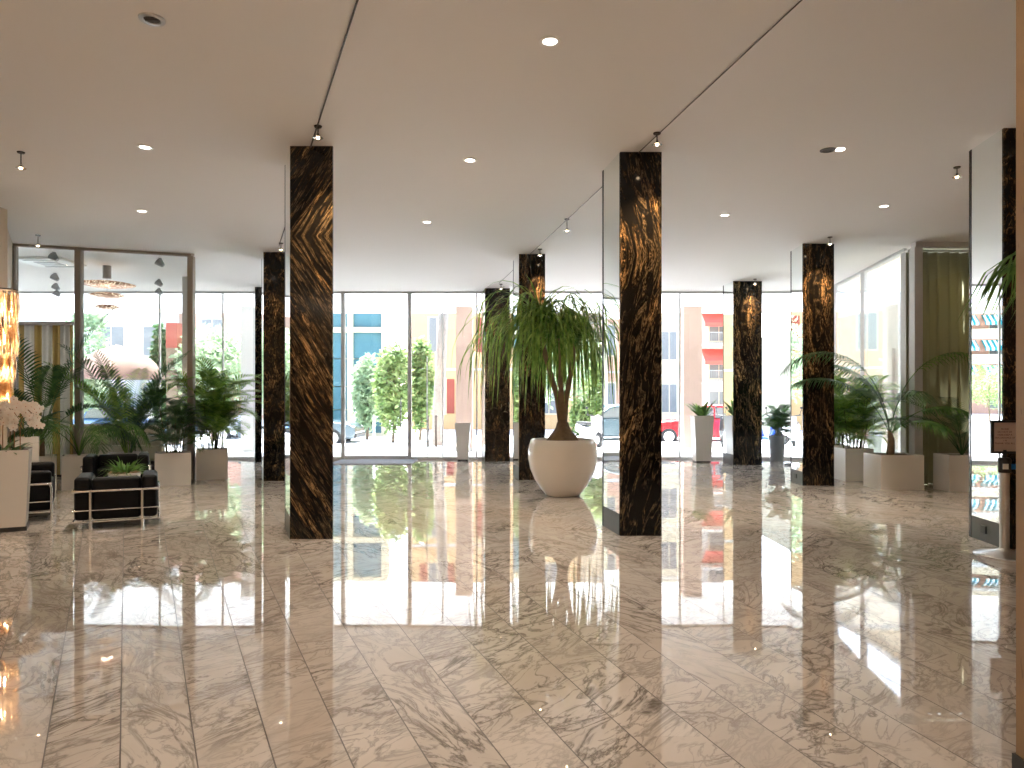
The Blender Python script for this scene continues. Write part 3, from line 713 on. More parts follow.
def flower(mb, core, c, nrm, s):
    nrm = Vector(nrm).normalized(); a = nrm.cross(Vector((0,0,1))).normalized(); b = a.cross(nrm)
    for k in range(5):
        an = PI/2 + 2*PI*k/5; dr_ = a*math.cos(an)+b*math.sin(an); sd = nrm.cross(dr_)
        L = s*(1.0 if k in (0,2,3) else 1.05); W = s*(.55 if k in (0,2,3) else 1.0)
        mb.ribbon([c, c+dr_*L*.35+nrm*s*.14, c+dr_*L*.7+nrm*s*.12, c+dr_*L], [W*.3, W*.9, W, W*.3], sd)
    core.ball(c+nrm*s*.13, s*.12, 6, 4)
for i in range(10):
    bx = -.26+.05*i; by = rng.uniform(-.16,.16); top = Vector((bx*1.25+rng.uniform(-.03,.03), by, rng.uniform(1.36,1.48)))
    pts = [Vector((bx,by,h-.03)), Vector((bx,by,h+.25)), top, top+Vector((.05+.04*rng.random(), -.05, .03)), top+Vector((.12,-.10,-.02)), top+Vector((.17,-.13,-.10))]
    st = obj('stem', MB().tube(pts, [.006,.006,.005,.004,.004,.003], 6), M['stalk'], t, 60)
    fm = MB(); co = MB()
    for k in range(11):
        f = k/10*3; j = min(int(f),2); P = pts[2+j].lerp(pts[3+j], f-j)
        n_ = Vector((rng.uniform(-.6,.7), -1, rng.uniform(-.5,.35)))
        flower(fm, co, P+Vector((rng.uniform(-.06,.06), rng.uniform(-.07,.02), rng.uniform(-.11,.07))), n_, rng.uniform(.042,.056))
    nf_ = len(fm.f); fm.add(co.v, co.f); bo = obj('blossoms', fm, [M['petal'], M['petalcore']], st, 180)
    for pi in range(nf_, len(bo.data.polygons)): bo.data.polygons[pi].material_index = 1

# table plant
t = thing('table_plant', 'small green plant in a pebbled bowl on the low glass table', 'potted plant', (-5.30, 9.85, .396))
obj('bowl', MB().lathe([(0,0),(.14,0),(.19,.05),(.21,.11),(.20,.115),(.18,.09),(0,.085)], 32), M['ceramic'], t, 50)
pb = MB()
for i in range(46):
    a = rng.uniform(0,2*PI); r = rng.uniform(.10,.19); pb.ball((r*math.cos(a), r*math.sin(a), .11+.01*rng.random()), rng.uniform(.016,.028), 7, 5, (1,1,.7))
o = obj('pebbles', pb, M['pebble'], t, 180); o['kind'] = 'stuff'
mb = MB()
for i in range(170):
    az = rng.uniform(0,2*PI); pts, ds = bez((0.09*math.cos(az),.09*math.sin(az),.09), az, rng.uniform(.2,1.5), rng.uniform(.14,.30), rng.uniform(.6,1.8), 5)
    mb.ribbon(pts, [.008,.016,.02,.018,.01,0], (-math.sin(az), math.cos(az), .1))
obj('leaves', mb, M['leaf'], t, 180)

# ------------------------------------------------------------------ sign post with belt
t = thing('stanchion', 'steel belt post with framed notice in front of the right mirror column', 'sign post', (4.74, 6.93, 0))
obj('base', MB().lathe([(0,0),(.255,0),(.258,.012),(.24,.022),(.10,.05),(.05,.07),(.045,.075)], 48), M['steel'], t, 40)
obj('pole', MB().lathe([(.042,.05),(.042,.80)], 28), M['steel'], t, 60)
hd = obj('belt_head', MB().lathe([(.048,.80),(.056,.805),(.056,.83)], 24).lathe([(.054,.83),(.054,.895)], 24).lathe([(.056,.895),(.056,.93),(.045,.945),(0,.945)], 24), M['black'], t, 40)
obj('belt_slot', MB().box(-.045,.0,-.058,-.04,.838,.89), M['whiteplastic'], hd)
obj('belt', MB().box(.05,1.6,-.002,.002,.832,.885), M['belt'], t)
obj('sign_stem', MB().tube([(0,0,.94),(0,0,1.02)], .018, 10), M['black'], t)
fr = MB(); x0,x1,z0,z1 = -.133,.133,.985,1.305
fr.box(x0,x0+.022,-.018,.012,z0,z1).box(x1-.022,x1,-.018,.012,z0,z1).box(x0+.022,x1-.022,-.018,.012,z0,z0+.022).box(x0+.022,x1-.022,-.018,.012,z1-.022,z1)
fo = obj('sign_frame', fr, M['black'], t)
sh = obj('notice_sheet', MB().box(x0+.022,x1-.022,-.006,.004,z0+.022,z1-.022), M['paper'], t)
def text(name, s_, size, loc, mat, parent, rot=(PI/2,0,0), align='CENTER', ex=.0006):
    cu_ = bpy.data.curves.new('text_tmp', 'FONT'); cu_.body = s_; cu_.size = size; cu_.align_x = align; cu_.extrude = ex
    tmp = bpy.data.objects.new('text_tmp', cu_); C.objects.link(tmp)
    dg = bpy.context.evaluated_depsgraph_get(); me = bpy.data.meshes.new_from_object(tmp.evaluated_get(dg)); bpy.data.objects.remove(tmp)
    me.materials.clear(); me.materials.append(mat)
    o = bpy.data.objects.new(name, me); C.objects.link(o); o.location = loc; o.rotation_euler = rot
    if parent: o.parent = parent
    return o
for i, (s_, sz) in enumerate((('PLEASE', .025), ('DO NOT SIT', .025), ('HERE KEEP A', .025), ('SAFE DISTANCE OF', .0225), ('1 M', .022), ('THANK YOU ALL', .025))):
    text('notice_text', s_, sz, (0, -.0068, 1.212 - .0275*i), M['ink'], sh)

# ------------------------------------------------------------------ wall chandelier of amber glass drops
t = thing('wall_chandelier', 'tiered amber glass wall chandelier glowing at the left edge', 'wall lamp', (-6.88, 9.72, 0))
am = NT('amber_glass'); no = am.noise(am.n('TexCoord').outputs['Object'], 30, 4)
cc = am.ramp(no, [(.35, col(.74,.60,.45)), (.52, col(.92,.78,.62)), (.66, col(1,.95,.88))])
fr_ = am.n('Fresnel', ins={'IOR':1.5}).outputs[0]
tl = am.n('BsdfTranslucent', ins={'Color':cc}); trp = am.n('BsdfTransparent', ins={'Color':col(.98,.88,.72)}); gl = am.n('BsdfGlossy', ins={'Color':col(1,.9,.75),'Roughness':.08})
m1 = am.n('MixShader', ins={0:.35, 1:tl.outputs[0], 2:trp.outputs[0]}); m2 = am.n('MixShader', ins={0:am.math('ADD', fr_, .08), 1:m1.outputs[0], 2:gl.outputs[0]})
M['amber'] = am.end(m2)
rng = random.Random(12)
obj('frame', MB().tube([(0,0,1.5),(0,0,3.0)], .012, 8).lathe([(.05,2.98),(.175,2.98),(.175,2.995),(.05,2.995)], 24).tube([(0,0,2.97),(-.2,.45,2.97)], .012, 8), M['darkmetal'], t)
for k, (z, r, dl) in enumerate(((2.97,.185,.48),(2.53,.175,.44),(2.14,.15,.40),(1.80,.12,.34))):
    mb = MB()
    for i in range(120):
        a = rng.uniform(0,2*PI); rr = r*rng.uniform(.75,1.0); L = dl*rng.uniform(.35,1.0); z0 = z - rng.uniform(0,.08)
        ca, sa = math.cos(a), math.sin(a); w = rng.uniform(.012,.02)
        P = [Vector((rr*ca, rr*sa, z0)), Vector((rr*ca*1.03, rr*sa*1.03, z0-L*.5)), Vector((rr*ca, rr*sa, z0-L))]
        mb.tube(P, [w*.5, w, w*.25], 5)
    o = obj('glass_tier', mb, M['amber'], t, 50); 
    for j in range(2):
        a = 2.1*j+k; obj('bulb', MB().ball((.05*math.cos(a), .05*math.sin(a), z-.16-.1*j), .028, 10, 6), M['bulb'], t, 180)
    l = bpy.data.lights.new('chandelier_glow', 'POINT'); l.energy = 14; l.color = (1,.84,.66); l.shadow_soft_size = .06
    lo = bpy.data.objects.new('chandelier_glow', l); C.objects.link(lo); lo.parent = t; lo.location = (0,0,z-.22)

# ------------------------------------------------------------------ the salon behind the glass
cpos = xz(107, 270, 14.7)
t = thing('disc_chandelier', 'pendant lamp of three pierced gold discs in the glazed salon', 'pendant lamp', (cpos.x, 14.7, HT))
obj('canopy', MB().lathe([(0,-.26),(.08,-.26),(.08,0)], 24), M['greyplastic'], t, 40)
pd = NT('pierced_gold'); ob = pd.n('TexCoord').outputs['Object']
vo = pd.n('TexVoronoi', ins={'Vector':ob,'Scale':26.0}).outputs['Distance']
f = pd.math('LESS_THAN', vo, .36)
p1 = pd.bsdf(Base_Color=col(.36,.15,.07), Roughness=.5, Metallic=.3)
em = pd.n('Emission', ins={'Color':col(1,.78,.58),'Strength':1.3})
M['pierced'] = pd.end(pd.n('MixShader', ins={0:f, 1:p1.outputs[0], 2:em.outputs[0]}))
for z, r in ((-.38,.53),(-.60,.33),(-.84,.23)):
    obj('disc', MB().lathe([(.02,z-.05),(r*.7,z-.035),(r,z),(r*.7,z+.035),(.02,z+.05)], 48), M['pierced'], t, 180)
obj('rod', MB().tube([(0,0,-.26),(0,0,-1.0)], .008, 8), M['chrome'], t)
l = bpy.data.lights.new('disc_glow','POINT'); l.energy = 2; l.color = (1,.78,.58); l.shadow_soft_size = .1
lo = bpy.data.objects.new('disc_glow', l); C.objects.link(lo); lo.parent = t; lo.location = (0,0,-.5)
p = cp(50, 261)
t = thing('air_conditioner', 'white ceiling cassette air conditioner inside the glazed salon', 'air conditioner', (p.x, p.y, HT))
obj('housing', MB().rbox(-.48,.48,-.42,.42,-.05,.0,.015), M['whiteplastic'], t, 40)
obj('grille', MB().box(-.21,.21,-.18,.18,-.06,-.045), M['greyplastic'], t)
for s_ in (-1,1): obj('louvre', MB().box(-.3,.3,s_*.33-.03,s_*.33+.03,-.056,-.048), M['greyplastic'], t)
for i, (px, py) in enumerate(((54,252),(55,273),(56,283),(57,290),(160,258),(159,279),(159,288))):
    p = cp(px, py)
    t = thing('track_spot', ['nearest','second','third','farthest','nearest','second','farthest'][i] + ' grey cone spot of the %s row inside the salon' % ('left' if i < 4 else 'right'), 'spot lamp', (p.x, p.y, HT), .3, 'grey cone spots on the salon ceiling')
    obj('mount', MB().lathe([(0,-.07),(.03,-.07),(.03,0)], 16), M['greyplastic'], t, 40)
    obj('lamp_head', MB().tube([(-.035,0,-.06),(.06,-.02,-.15)], [.085,.04], 16), M['greyplastic'], t, 40)
# striped curtain screen at left
t = thing('striped_curtain', 'gold and white striped curtain hanging under a rail in the salon', 'curtain', (-9.62, 13.95, 0), .05)
M['stripe'] = stripes('gold_white_stripes', srgb(196,164,92), srgb(240,236,228), .34)
mb = MB(); n = 60; pts = [(1.08*i/n, .03*math.sin(i*1.05)) for i in range(n+1)]
mb.add([(x,y,.05) for x,y in pts]+[(x,y,2.95) for x,y in pts], [(i,i+1,i+n+2,i+n+1) for i in range(n)])
o = obj('fabric', mb, M['stripe'], t, 180); o.modifiers.new('thick','SOLIDIFY').thickness = .006
obj('rail', MB().box(-.05,1.12,-.04,.04,2.95,3.02), M['bronze'], t)
obj('rail_post', MB().box(-.05,-.0,-.03,.03,0,2.95), M['bronze'], t)
# high cream bench seen from the back
t = thing('cream_bench', 'long cream upholstered bench with high back inside the salon', 'bench', (-8.05, 14.15, 0), 0)
obj('backrest', MB().rbox(-1.2,1.2,-.09,.09,.62,1.03,.04), M['cloth_cream'], t, 60)
obj('back_base', MB().rbox(-1.2,1.2,-.09,.09,.34,.615,.03), M['cloth_cream'], t, 60)
obj('seat', MB().rbox(-1.18,1.18,.1,.62,.3,.46,.04), M['cloth_cream'], t, 60)
obj('plinth', MB().box(-1.15,1.15,-.05,.55,0,.3), M['black'], t)
# ------------------------------------------------------------------ outside: portico, street, buildings
M['paving'] = plain('pale_paving', srgb(220,220,222), .8, var=.08, scale=3)
M['asphalt'] = plain('pale_asphalt', srgb(200,201,204), .9, var=.08, scale=8)
M['pillar'] = plain('beige_pillar', srgb(198,172,156), .8, var=.03)
M['cream'] = plain('cream_render', srgb(196,180,152), .85, var=.03, scale=1)
M['yellow'] = plain('ochre_render', srgb(196,158,112), .85, var=.04, scale=1)
M['pink'] = plain('salmon_render', srgb(190,146,124), .85, var=.04, scale=1)
M['whitewall'] = plain('white_render', srgb(192,190,184), .85, var=.03, scale=1)
M['terracotta'] = plain('terracotta', srgb(140,66,50), .8, var=.1, scale=5)
M['winglass'] = plain('far_window_glass', srgb(112,112,110), .5, 0, var=.2, scale=1)
M['tealglass'] = plain('teal_glazing', srgb(72,112,118), .45, 0, var=.25, scale=1.5)
M['frame'] = plain('cream_frames', srgb(206,190,158), .6)
M['awning'] = stripes('teal_white_awning', srgb(0,132,140), srgb(232,242,240), .56)
M['redawning'] = plain('red_awning', srgb(196,84,72), .8)
M['treebark'] = plain('tree_bark', srgb(120,104,86), .9, var=.3, scale=12, bump=.5)
M['palmtrunk'] = plain('palm_trunk', srgb(140,130,120), .95, var=.35, scale=14, bump=.6)
M['rubber'] = plain('tyre_rubber', col(.02,.02,.02), .7)
struct('pavement', MB().box(-30, 20, FY+.001, 30, -.13, -.01), M['paving'])
struct('street', MB().box(-120, 120, -40, 190, -.3, -.14), M['asphalt'])
struct('trim_soffit', MB().box(-15, 8.2, FY, 22.6, 4.225, HT+.3), M['soffit'], label='white soffit over the portico')
# beige pillars of the portico
for i, (px, lab) in enumerate(((464.5,'beige portico pillar behind the empty white tapered pot'), (690.5,'beige portico pillar behind the broad leaved potted plant'), (252,'pale portico pillar seen left of the speckled column'))):
    y = 21.3; x = (px-CX)*y/F
    t = thing('pillar', lab, 'pillar', (x, y, -.01), 0, 'beige portico pillars')
    w = .24 if i != 1 else .27
    obj('shaft', MB().box(-w,w,-w,w,.12,4.234), M['pillar'] if i < 2 else M['whitewall'], t); obj('base', MB().box(-w-.02,w+.02,-w-.02,w+.02,0,.12), M['whitewall'], t)

def building(name, label, x0, x1, y, dep, h, wm, fl=3.0, z0=.0, cols=4, ww=1.2, wh=1.5, wz=.9, gm=None, fm=None, balcony=None, awn=None, shutter=None, cat='building', ground=True, rails=None, bays=None):
    t = thing(name, label, cat, ((x0+x1)/2, y, -.14)); W = x1-x0; a = -W/2
    obj('wall', MB().box(a, -a, 0, dep, 0, h), wm, t)
    obj('cornice', MB().box(a-.15, -a+.15, -.2, dep, h, h+.3), M['whitewall'], t)
    nf = int(h//fl)
    for f in range(nf):
        zb = f*fl
        obj('band', MB().box(a, -a, -.06, 0, zb+fl-.12, zb+fl), M['whitewall'], t)
        for c in range(cols):
            xc = a + W*(c+.5)/cols
            wn = obj('window', MB().box(xc-ww/2-.08, xc+ww/2+.08, -.05, .0, zb+wz-.08, zb+wz+wh+.08), fm or M['frame'], t)
            obj('pane', MB().box(xc-ww/2, xc-.03, -.065, -.04, zb+wz, zb+wz+wh).box(xc+.03, xc+ww/2, -.065, -.04, zb+wz, zb+wz+wh), gm or M['winglass'], wn)
            if shutter and (f+c) % 2 == 0:
                obj('shutter', MB().box(xc-ww/2-.5, xc-ww/2-.08, -.09, -.02, zb+wz, zb+wz+wh).box(xc+ww/2+.08, xc+ww/2+.5, -.09, -.02, zb+wz, zb+wz+wh), shutter, t)
            if awn and f > 0:
                A = ww*.95
                obj('awning', MB().add([(xc-A,-.05,zb+2.75),(xc+A,-.05,zb+2.75),(xc+A,-1.25,zb+1.75),(xc-A,-1.25,zb+1.75),(xc-A,-.05,zb+2.70),(xc+A,-.05,zb+2.70),(xc+A,-1.25,zb+1.70),(xc-A,-1.25,zb+1.70),
                    (xc+A,-1.25,zb+1.45),(xc-A,-1.25,zb+1.45),(xc+A,-1.23,zb+1.45),(xc-A,-1.23,zb+1.45)],
                    [(0,1,2,3),(7,6,5,4),(3,2,8,9),(7,6,10,11),(0,3,7,4),(1,5,6,2),(8,10,11,9)]), awn, t)
        if balcony and f > 0:
            bl = obj('balcony', MB().box(a+.2, -a-.2, -1.2, 0, zb-.1, zb+.08), M['whitewall'], t)
            rb = MB().box(a+.2, -a-.2, -1.2, -1.15, zb+.95, zb+1.0)
            if balcony == 'solid': rb.box(a+.2, -a-.2, -1.2, -1.12, zb+.08, zb+.95)
            else:
                k = int((W-.4)/.14)
                for j in range(k+1): rb.box(a+.2+j*.14-.01, a+.2+j*.14+.01, -1.19, -1.17, zb+.08, zb+.95)
            obj('railing', rb, M['cream'] if balcony == 'solid' else M['greyplastic'], bl)
    return t
# the one with striped awnings, seen only in mirrors and through the left glazing
building('apartment_block', 'tall pinkish block with teal striped awnings mirrored in the rightmost column', -44, -22, 95, 12, 27, M['pink'], 3.0, cols=5, ww=2.0, wh=1.9, wz=.7, awn=M['awning'], balcony='solid')
building('ochre_house', 'yellow ochre house across the street behind the entrance', -5.7, 3.6, 40, 9, 12.5, M['yellow'], 3.4, cols=3, ww=.9, wh=1.9, wz=.9, shutter=M['terracotta'])
building('pink_house', 'salmon pink house beyond the left end of the portico', -17.0, -12.2, 38, 9, 13, M['pink'], 3.3, cols=2, ww=1.1, wh=1.7)
building('white_house', 'white house far left beyond the salon glazing', -31, -18.5, 40, 9, 12, M['whitewall'], 3.2, cols=5, ww=1.4, wh=1.6)
building('balcony_block', 'white apartment block with balconies and red awnings right of the beige pillar', 14.7, 18.6, 58, 10, 24, M['whitewall'], 3.0, cols=1, ww=1.5, wh=1.9, wz=.4, balcony='bars', awn=M['redawning'])
building('cream_house', 'cream house across the street between the columns', 4.2, 11.4, 44, 9, 13, M['cream'], 3.2, cols=2, ww=.9, wh=1.7)
building('pale_house', 'pale house outside the glazed wall at right', 23, 33, 42, 10, 14, M['cream'], 3.2, cols=4, ww=1.3, wh=1.7, balcony='bars')
# teal glazed pavilion
t = thing('glass_pavilion', 'teal glazed shop front with cream frames across the street', 'building', (-7.7, 31, -.14))
W = 4.4
obj('wall', MB().box(-W/2, W/2, .3, 1.4, 0, 6.5), M['cream'], t)
for i in range(4):
    x = -W/2 + W*i/3; obj('post', MB().box(x-.12, x+.12, -.05, .25, 0, 6.5), M['frame'], t)
for z in (0, 4.55, 6.3): obj('beam', MB().box(-W/2, W/2, -.07, .27, z, z+.22), M['frame'], t)
for i in range(3):
    x0 = -W/2+W*i/3+.12; x1 = x0+W/3-.24
    for z0, z1 in ((.22,1.2),(1.24,2.2),(2.24,3.4),(3.44,4.55),(4.8,6.3)):
        obj('pane', MB().box(x0, x1, .1, .14, z0, z1), M['tealglass'], t)
t = thing('brick_chimney', 'terracotta topped pier beyond the salon, dark below', 'pier', (-11.5, 24.5, -.14))
obj('shaft', MB().box(-.18,.18,-.18,.18,0,3.4), M['treebark'], t); obj('top', MB().box(-.19,.19,-.19,.19,3.4,4.25), M['terracotta'], t)
# big pale sunshade outside the salon
t = thing('sunshade', 'large pale sunshade outside the salon windows', 'parasol', (-13.3, 24.3, -.14))
obj('canopy', MB().lathe([(1.45,2.35),(1.40,2.55),(1.1,2.95),(.6,3.3),(.02,3.5),(.02,3.48),(.6,3.26),(1.1,2.9),(1.4,2.45)], 16), plain('shade_canvas', srgb(118,92,80), .85), t, 40)
obj('pole', MB().tube([(0,0,0),(0,0,3.45)], .03, 8), M['whiteplastic'], t); obj('base', MB().lathe([(0,0),(.3,0),(.3,.08),(0,.08)], 20), M['greyplastic'], t)

# trees
def crown(mb, c, r, n, rng, size):
    for i in range(n):
        d_ = Vector((rng.gauss(0,1), rng.gauss(0,1), rng.gauss(0,1))).normalized()*(.35+.65*rng.random()**.5)
        P = Vector(c) + Vector((d_.x*r[0], d_.y*r[1], d_.z*r[2])); a = Vector((rng.gauss(0,1), rng.gauss(0,1), rng.gauss(0,.6))).normalized(); b = a.cross(Vector((rng.gauss(0,1), rng.gauss(0,1), 1))).normalized()
        s_ = size*rng.uniform(.7,1.3); mb.ribbon([P, P+a*s_*.5, P+a*s_], [s_*.1, s_*.5, 0], b)
rng = random.Random(31)
def tree(label, name, x, y, h, r, mat, trunk=.08, low=.35, n=2200, size=.2):
    t = thing(name, label, 'tree' if h > 2.2 else 'shrub', (x, y, -.14))
    k = h*low
    tm = MB().tube([(0,0,0),(.04*h/3,0,h*.35),(0,.05,h*.75)], [trunk, trunk*.8, trunk*.4], 8)
    for j in range(5):
        a = 2*PI*j/5; tm.tube([(.02,0,h*(.3+.06*j)),(r*.4*math.cos(a), r*.4*math.sin(a), h*(.45+.06*j)),(r*.75*math.cos(a), r*.75*math.sin(a), h*(.6+.06*j))], [trunk*.4, trunk*.3, trunk*.1], 6)
    obj('trunk', tm, M['treebark'], t, 60)
    mb = MB(); hz = (h-k)/2
    crown(mb, (0,0,k+hz), (r, r, hz), n, rng, size)
    for j in range(5): crown(mb, (rng.uniform(-r,r)*.6, rng.uniform(-r,r)*.6, k+hz*rng.uniform(.5,1.7)), (r*.5,)*3, n//10, rng, size)
    obj('crown', mb, mat, t, 180)
for px, y, h, r, mt, lab, nm in (
    (393, 25.5, 3.7, .65, 'leaf_tree', 'green leafy tree standing outside the glass entrance door', 'leafy_tree'),
    (367, 27.5, 3.4, .55, 'leaf_pale', 'thin pale tree in front of the teal shop front', 'leafy_tree'),
    (420, 27.0, 4.0, .55, 'leaf_tree', 'tree outside, just right of the glass entrance door', 'leafy_tree'),
    (212, 25.0, 4.2, 1.3, 'leaf_pale', 'large pale tree outside, above the lush potted palm at left', 'leafy_tree'),
    (62, 25.0, 3.2, 1.4, 'leaf_pale', 'pale green bush outside behind the salon bench', 'leafy_tree'),
    (88, 33.0, 6.2, .9, 'leaf_pale', 'far tree framed by the disc lamp in the salon', 'leafy_tree'),
    (160, 25.6, 4.4, .26, 'leaf_dark', 'dark narrow cypress beside the terracotta pier', 'cypress'),
    (562, 29.0, 4.8, 1.9, 'leaf_pale', 'pale tree outside behind the ponytail palm', 'leafy_tree'),
    (588, 27.5, 1.6, .7, 'leaf_tree', 'low green shrub outside behind the round pot', 'shrub'),
    (603, 27.0, 3.2, .7, 'leaf_tree', 'green tree outside between ponytail palm and nearest right column', 'leafy_tree'),
    (770, 33.0, 3.8, 1.0, 'leaf_pale', 'pale tree outside behind the slate grey pot', 'leafy_tree'),
    (337, 60.0, 4.2, 2.4, 'leaf_tree', 'tree in the square seen in the right mirror', 'leafy_tree'),
    (850, 27.0, 3.0, 1.0, 'leaf_tree', 'tree outside the glazed wall at right', 'leafy_tree')):
    tree(lab, nm, (px-CX)*y/F, y, h, r, M[mt], trunk=.06, low=.12 if r < 1.2 else .3)
# leaning palm trunk
bx = (441-CX)*24/F
t = thing('palm_tree', 'leaning grey palm trunk outside, left of the beige pillar', 'palm tree', (bx, 24, -.14))
pts = [Vector((-.12+.30*(i/16)**1.3*1.2, 0, 7.0*i/16)) for i in range(17)]
obj('trunk', MB().tube(pts, [.19-.05*i/16 + (.012 if i % 2 else 0) for i in range(17)], 12), M['palmtrunk'], t, 60)
for i in range(12):
    obj('frond', frond(MB(), pts[-1], 2*PI*i/12, rng.uniform(.3,1.2), 2.6, 1.7, 22, .6, .05, rng, stem=.2), M['leaf'], t, 60)

# vehicles
def wheel(t, x, y, r=.31, w=.2):
    wo = obj('wheel', MB().tube([(x,y-w/2,r),(x,y-w/2+.03,r),(x,y+w/2-.03,r),(x,y+w/2,r)], [r*.92,r,r,r*.92], 28), M['rubber'], t, 40)
    obj('wheel_rim', MB().tube([(x,y-w/2-.008,r),(x,y+w/2+.008,r)], r*.62, 20), M['steel'], wo, 40)
def car(name, label, loc, rz, paint):
    t = thing(name, label, 'car', loc, rz, 'parked cars')
    low = [(-2.0,.28),(2.0,.28),(2.08,.45),(2.05,.68),(1.85,.80),(.95,.92),(-1.75,.96),(-2.02,.88),(-2.08,.5)]
    top = [(-1.75,.94),(.95,.90),(.25,1.38),(-.2,1.46),(-1.1,1.45),(-1.5,1.30)]
    b = obj('body', MB().extrude_side(low, -.84, .84), paint, t, bevel=.06)
    c = obj('cabin', MB().extrude_side([(x, z) for x, z in top], -.70, .70), paint, t, bevel=.05)
    gl = MB()
    for s in (-1,1):
        for q in ([(-1.42,.98),(-.42,.98),(-.42,1.36),(-1.08,1.36),(-1.30,1.26)], [(-.36,.98),(.70,.98),(.18,1.32),(-.18,1.37),(-.36,1.37)]):
            y0, y1 = (s*.70, s*.712); gl.extrude_side(q, min(y0,y1), max(y0,y1))
    obj('side_windows', gl, M['winglass'], c)
    obj('windscreen', MB().add([(.93,-.6,.95),(.93,.6,.95),(.32,.58,1.35),(.32,-.58,1.35),(.90,-.6,.93),(.90,.6,.93),(.29,.58,1.33),(.29,-.58,1.33)], [(0,1,2,3),(7,6,5,4),(0,4,5,1),(1,5,6,2),(2,6,7,3),(3,7,4,0)]), M['winglass'], c)
    for x in (-1.28, 1.3):
        for y in (-.76, .76): wheel(t, x, y)
    for s in (-1,1):
        obj('headlight', MB().ball((1.98, s*.62, .66), .09, 10, 6, (.6,1.4,.8)), M['whiteplastic'], t, 180)
        obj('tail_light', MB().ball((-2.03, s*.64, .74), .08, 10, 6, (.5,1.3,1)), M['redawning'], t, 180)
    obj('bumper', MB().box(2.0,2.12,-.8,.8,.32,.46).box(-2.12,-2.0,-.8,.8,.32,.46), M['black'], t, bevel=.03)
    return t
P = lambda n, c: plain(n, c, .2, 0, var=.02, coat=.6)
car('car', 'dark car half hidden behind the nearest left column outside', ((322-CX)*26/F-.7, 26, -.14), 0, P('slate_paint', srgb(90,104,110)))
car('car', 'red car seen between the right column and the beige pillar', ((672-CX)*27/F+1.0, 27.0, -.14), PI, P('red_paint', srgb(196,28,34)))
car('car', 'blue car parked outside behind the salon bench', (-14.2, 27, -.14), 0, P('blue_paint', srgb(70,110,160)))
car('car', 'silver car parked outside behind the lush palm at left', (-9.9, 28.7, -.14), PI, P('silver_paint', srgb(190,194,198)))
def scooter(label, loc, rz, paint):
    t = thing('scooter', label, 'scooter', loc, rz, 'parked scooters')
    for x in (-.55, .62):
        wo = obj('wheel', MB().tube([(x,-.05,.24),(x,-.03,.24),(x,.03,.24),(x,.05,.24)], [.2,.24,.24,.2], 20), M['rubber'], t, 40); obj('hub', MB().tube([(x,-.06,.24),(x,.06,.24)], .13, 14), M['steel'], wo, 40)
    obj('body', MB().extrude_side([(-.85,.5),(-.5,.40),(-.1,.22),(.35,.22),(.42,.32),(.0,.34),(-.1,.62),(-.75,.74)], -.16, .16), paint, t, bevel=.05)
    obj('front_shield', MB().extrude_side([(.36,.25),(.44,.25),(.58,.55),(.48,1.0),(.40,1.0),(.46,.55)], -.2, .2), paint, t, bevel=.04)
    obj('seat', MB().rbox(-.78,.0,-.14,.14,.68,.80,.05), M['black'], t, 60)
    obj('fork', MB().tube([(.62,0,.24),(.46,0,.98)], .03, 8), M['steel'], t)
    obj('handlebar', MB().tube([(.40,-.32,1.04),(.46,-.1,1.0),(.46,.1,1.0),(.40,.32,1.04)], .018, 8), M['black'], t, 60)
    obj('headlamp', MB().ball((.53,0,.95), .08, 12, 8), M['whiteplastic'], t, 180)
    for s in (-1,1): obj('mirror', MB().tube([(.42,s*.28,1.03),(.42,s*.34,1.22)], .01, 6).ball((.42,s*.34,1.26), .05, 10, 6, (.4,1,.8)), M['black'], t, 60)
for px, y, rz, lab, c in ((590,23.5,-1.2,'white scooter outside behind the big round pot', srgb(226,226,230)), 
                      (731,23.0,-2.2,'dark scooter beside the tall white tapered pot', srgb(40,42,48)), (762,23.4,-1.0,'blue scooter left of the slate grey pot', srgb(40,80,170)), (796,24,-1.2,'scooter right of the slate grey pot', srgb(190,190,196))):
    scooter(lab, ((px-CX)*y/F, y, -.01), rz, P('scooter_paint', c))
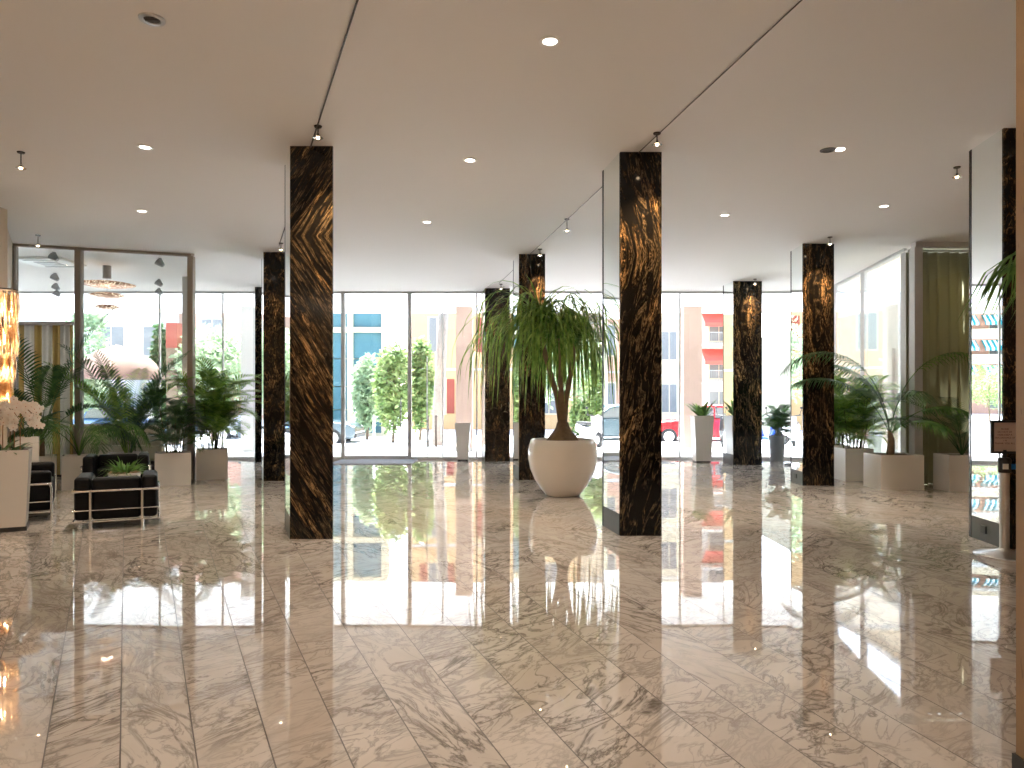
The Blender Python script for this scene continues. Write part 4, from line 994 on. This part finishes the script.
# bollards by the kerb
for i, px in enumerate((428, 436, 374)):
    t = thing('bollard', ['slim dark bollard outside right of the entrance door','second slim bollard beside the palm trunk','slim white bollard before the teal shop front'][i], 'bollard', ((px-CX)*23/F, 23, -.01))
    obj('post', MB().lathe([(.05,0),(.035,.04),(.035,.95),(.045,.97),(.03,1.02),(0,1.03)], 16), M['darkmetal'] if i < 2 else M['whiteplastic'], t, 40)
# ------------------------------------------------------------------ daylight and camera
w = bpy.data.worlds.new('World'); S.world = w; w.use_nodes = True
nt = w.node_tree; nt.nodes.clear()
sky = nt.nodes.new('ShaderNodeTexSky'); sky.sky_type = 'NISHITA'; sky.sun_disc = False
sky.sun_elevation = math.radians(58); sky.sun_rotation = math.radians(20); sky.air_density = 1.0; sky.dust_density = 3.0
bg = nt.nodes.new('ShaderNodeBackground'); bg.inputs[1].default_value = SKY
ou = nt.nodes.new('ShaderNodeOutputWorld'); nt.links.new(sky.outputs[0], bg.inputs[0]); nt.links.new(bg.outputs[0], ou.inputs[0])
sl = bpy.data.lights.new('sun', 'SUN'); sl.energy = SUN; sl.angle = .01; sl.color = (.95,.98,1.0)
so = bpy.data.objects.new('sun', sl); C.objects.link(so); so.rotation_euler = Vector((.25,-.42,-.87)).to_track_quat('-Z','Y').to_euler()
cam = bpy.data.cameras.new('camera'); co = bpy.data.objects.new('camera', cam); C.objects.link(co); S.camera = co
co.location = (0,0,HC); co.rotation_euler = (PI/2,0,0); cam.sensor_fit = 'HORIZONTAL'; cam.sensor_width = 36; cam.lens = 36*F/1024
cam.shift_y = (HY-384)/1024; cam.clip_end = 500; cam.clip_start = .05
vs = S.view_settings; vs.view_transform = 'Standard'; vs.look = 'None'; vs.gamma = 1; vs.exposure = EXPO; vs.use_curve_mapping = False
S.cycles.max_bounces = 12; S.cycles.transparent_max_bounces = 16; S.cycles.diffuse_bounces = 5; S.cycles.glossy_bounces = 6
S.cycles.sample_clamp_indirect = 6; S.cycles.caustics_reflective = True; S.cycles.blur_glossy = .6; S.cycles.caustics_refractive = False
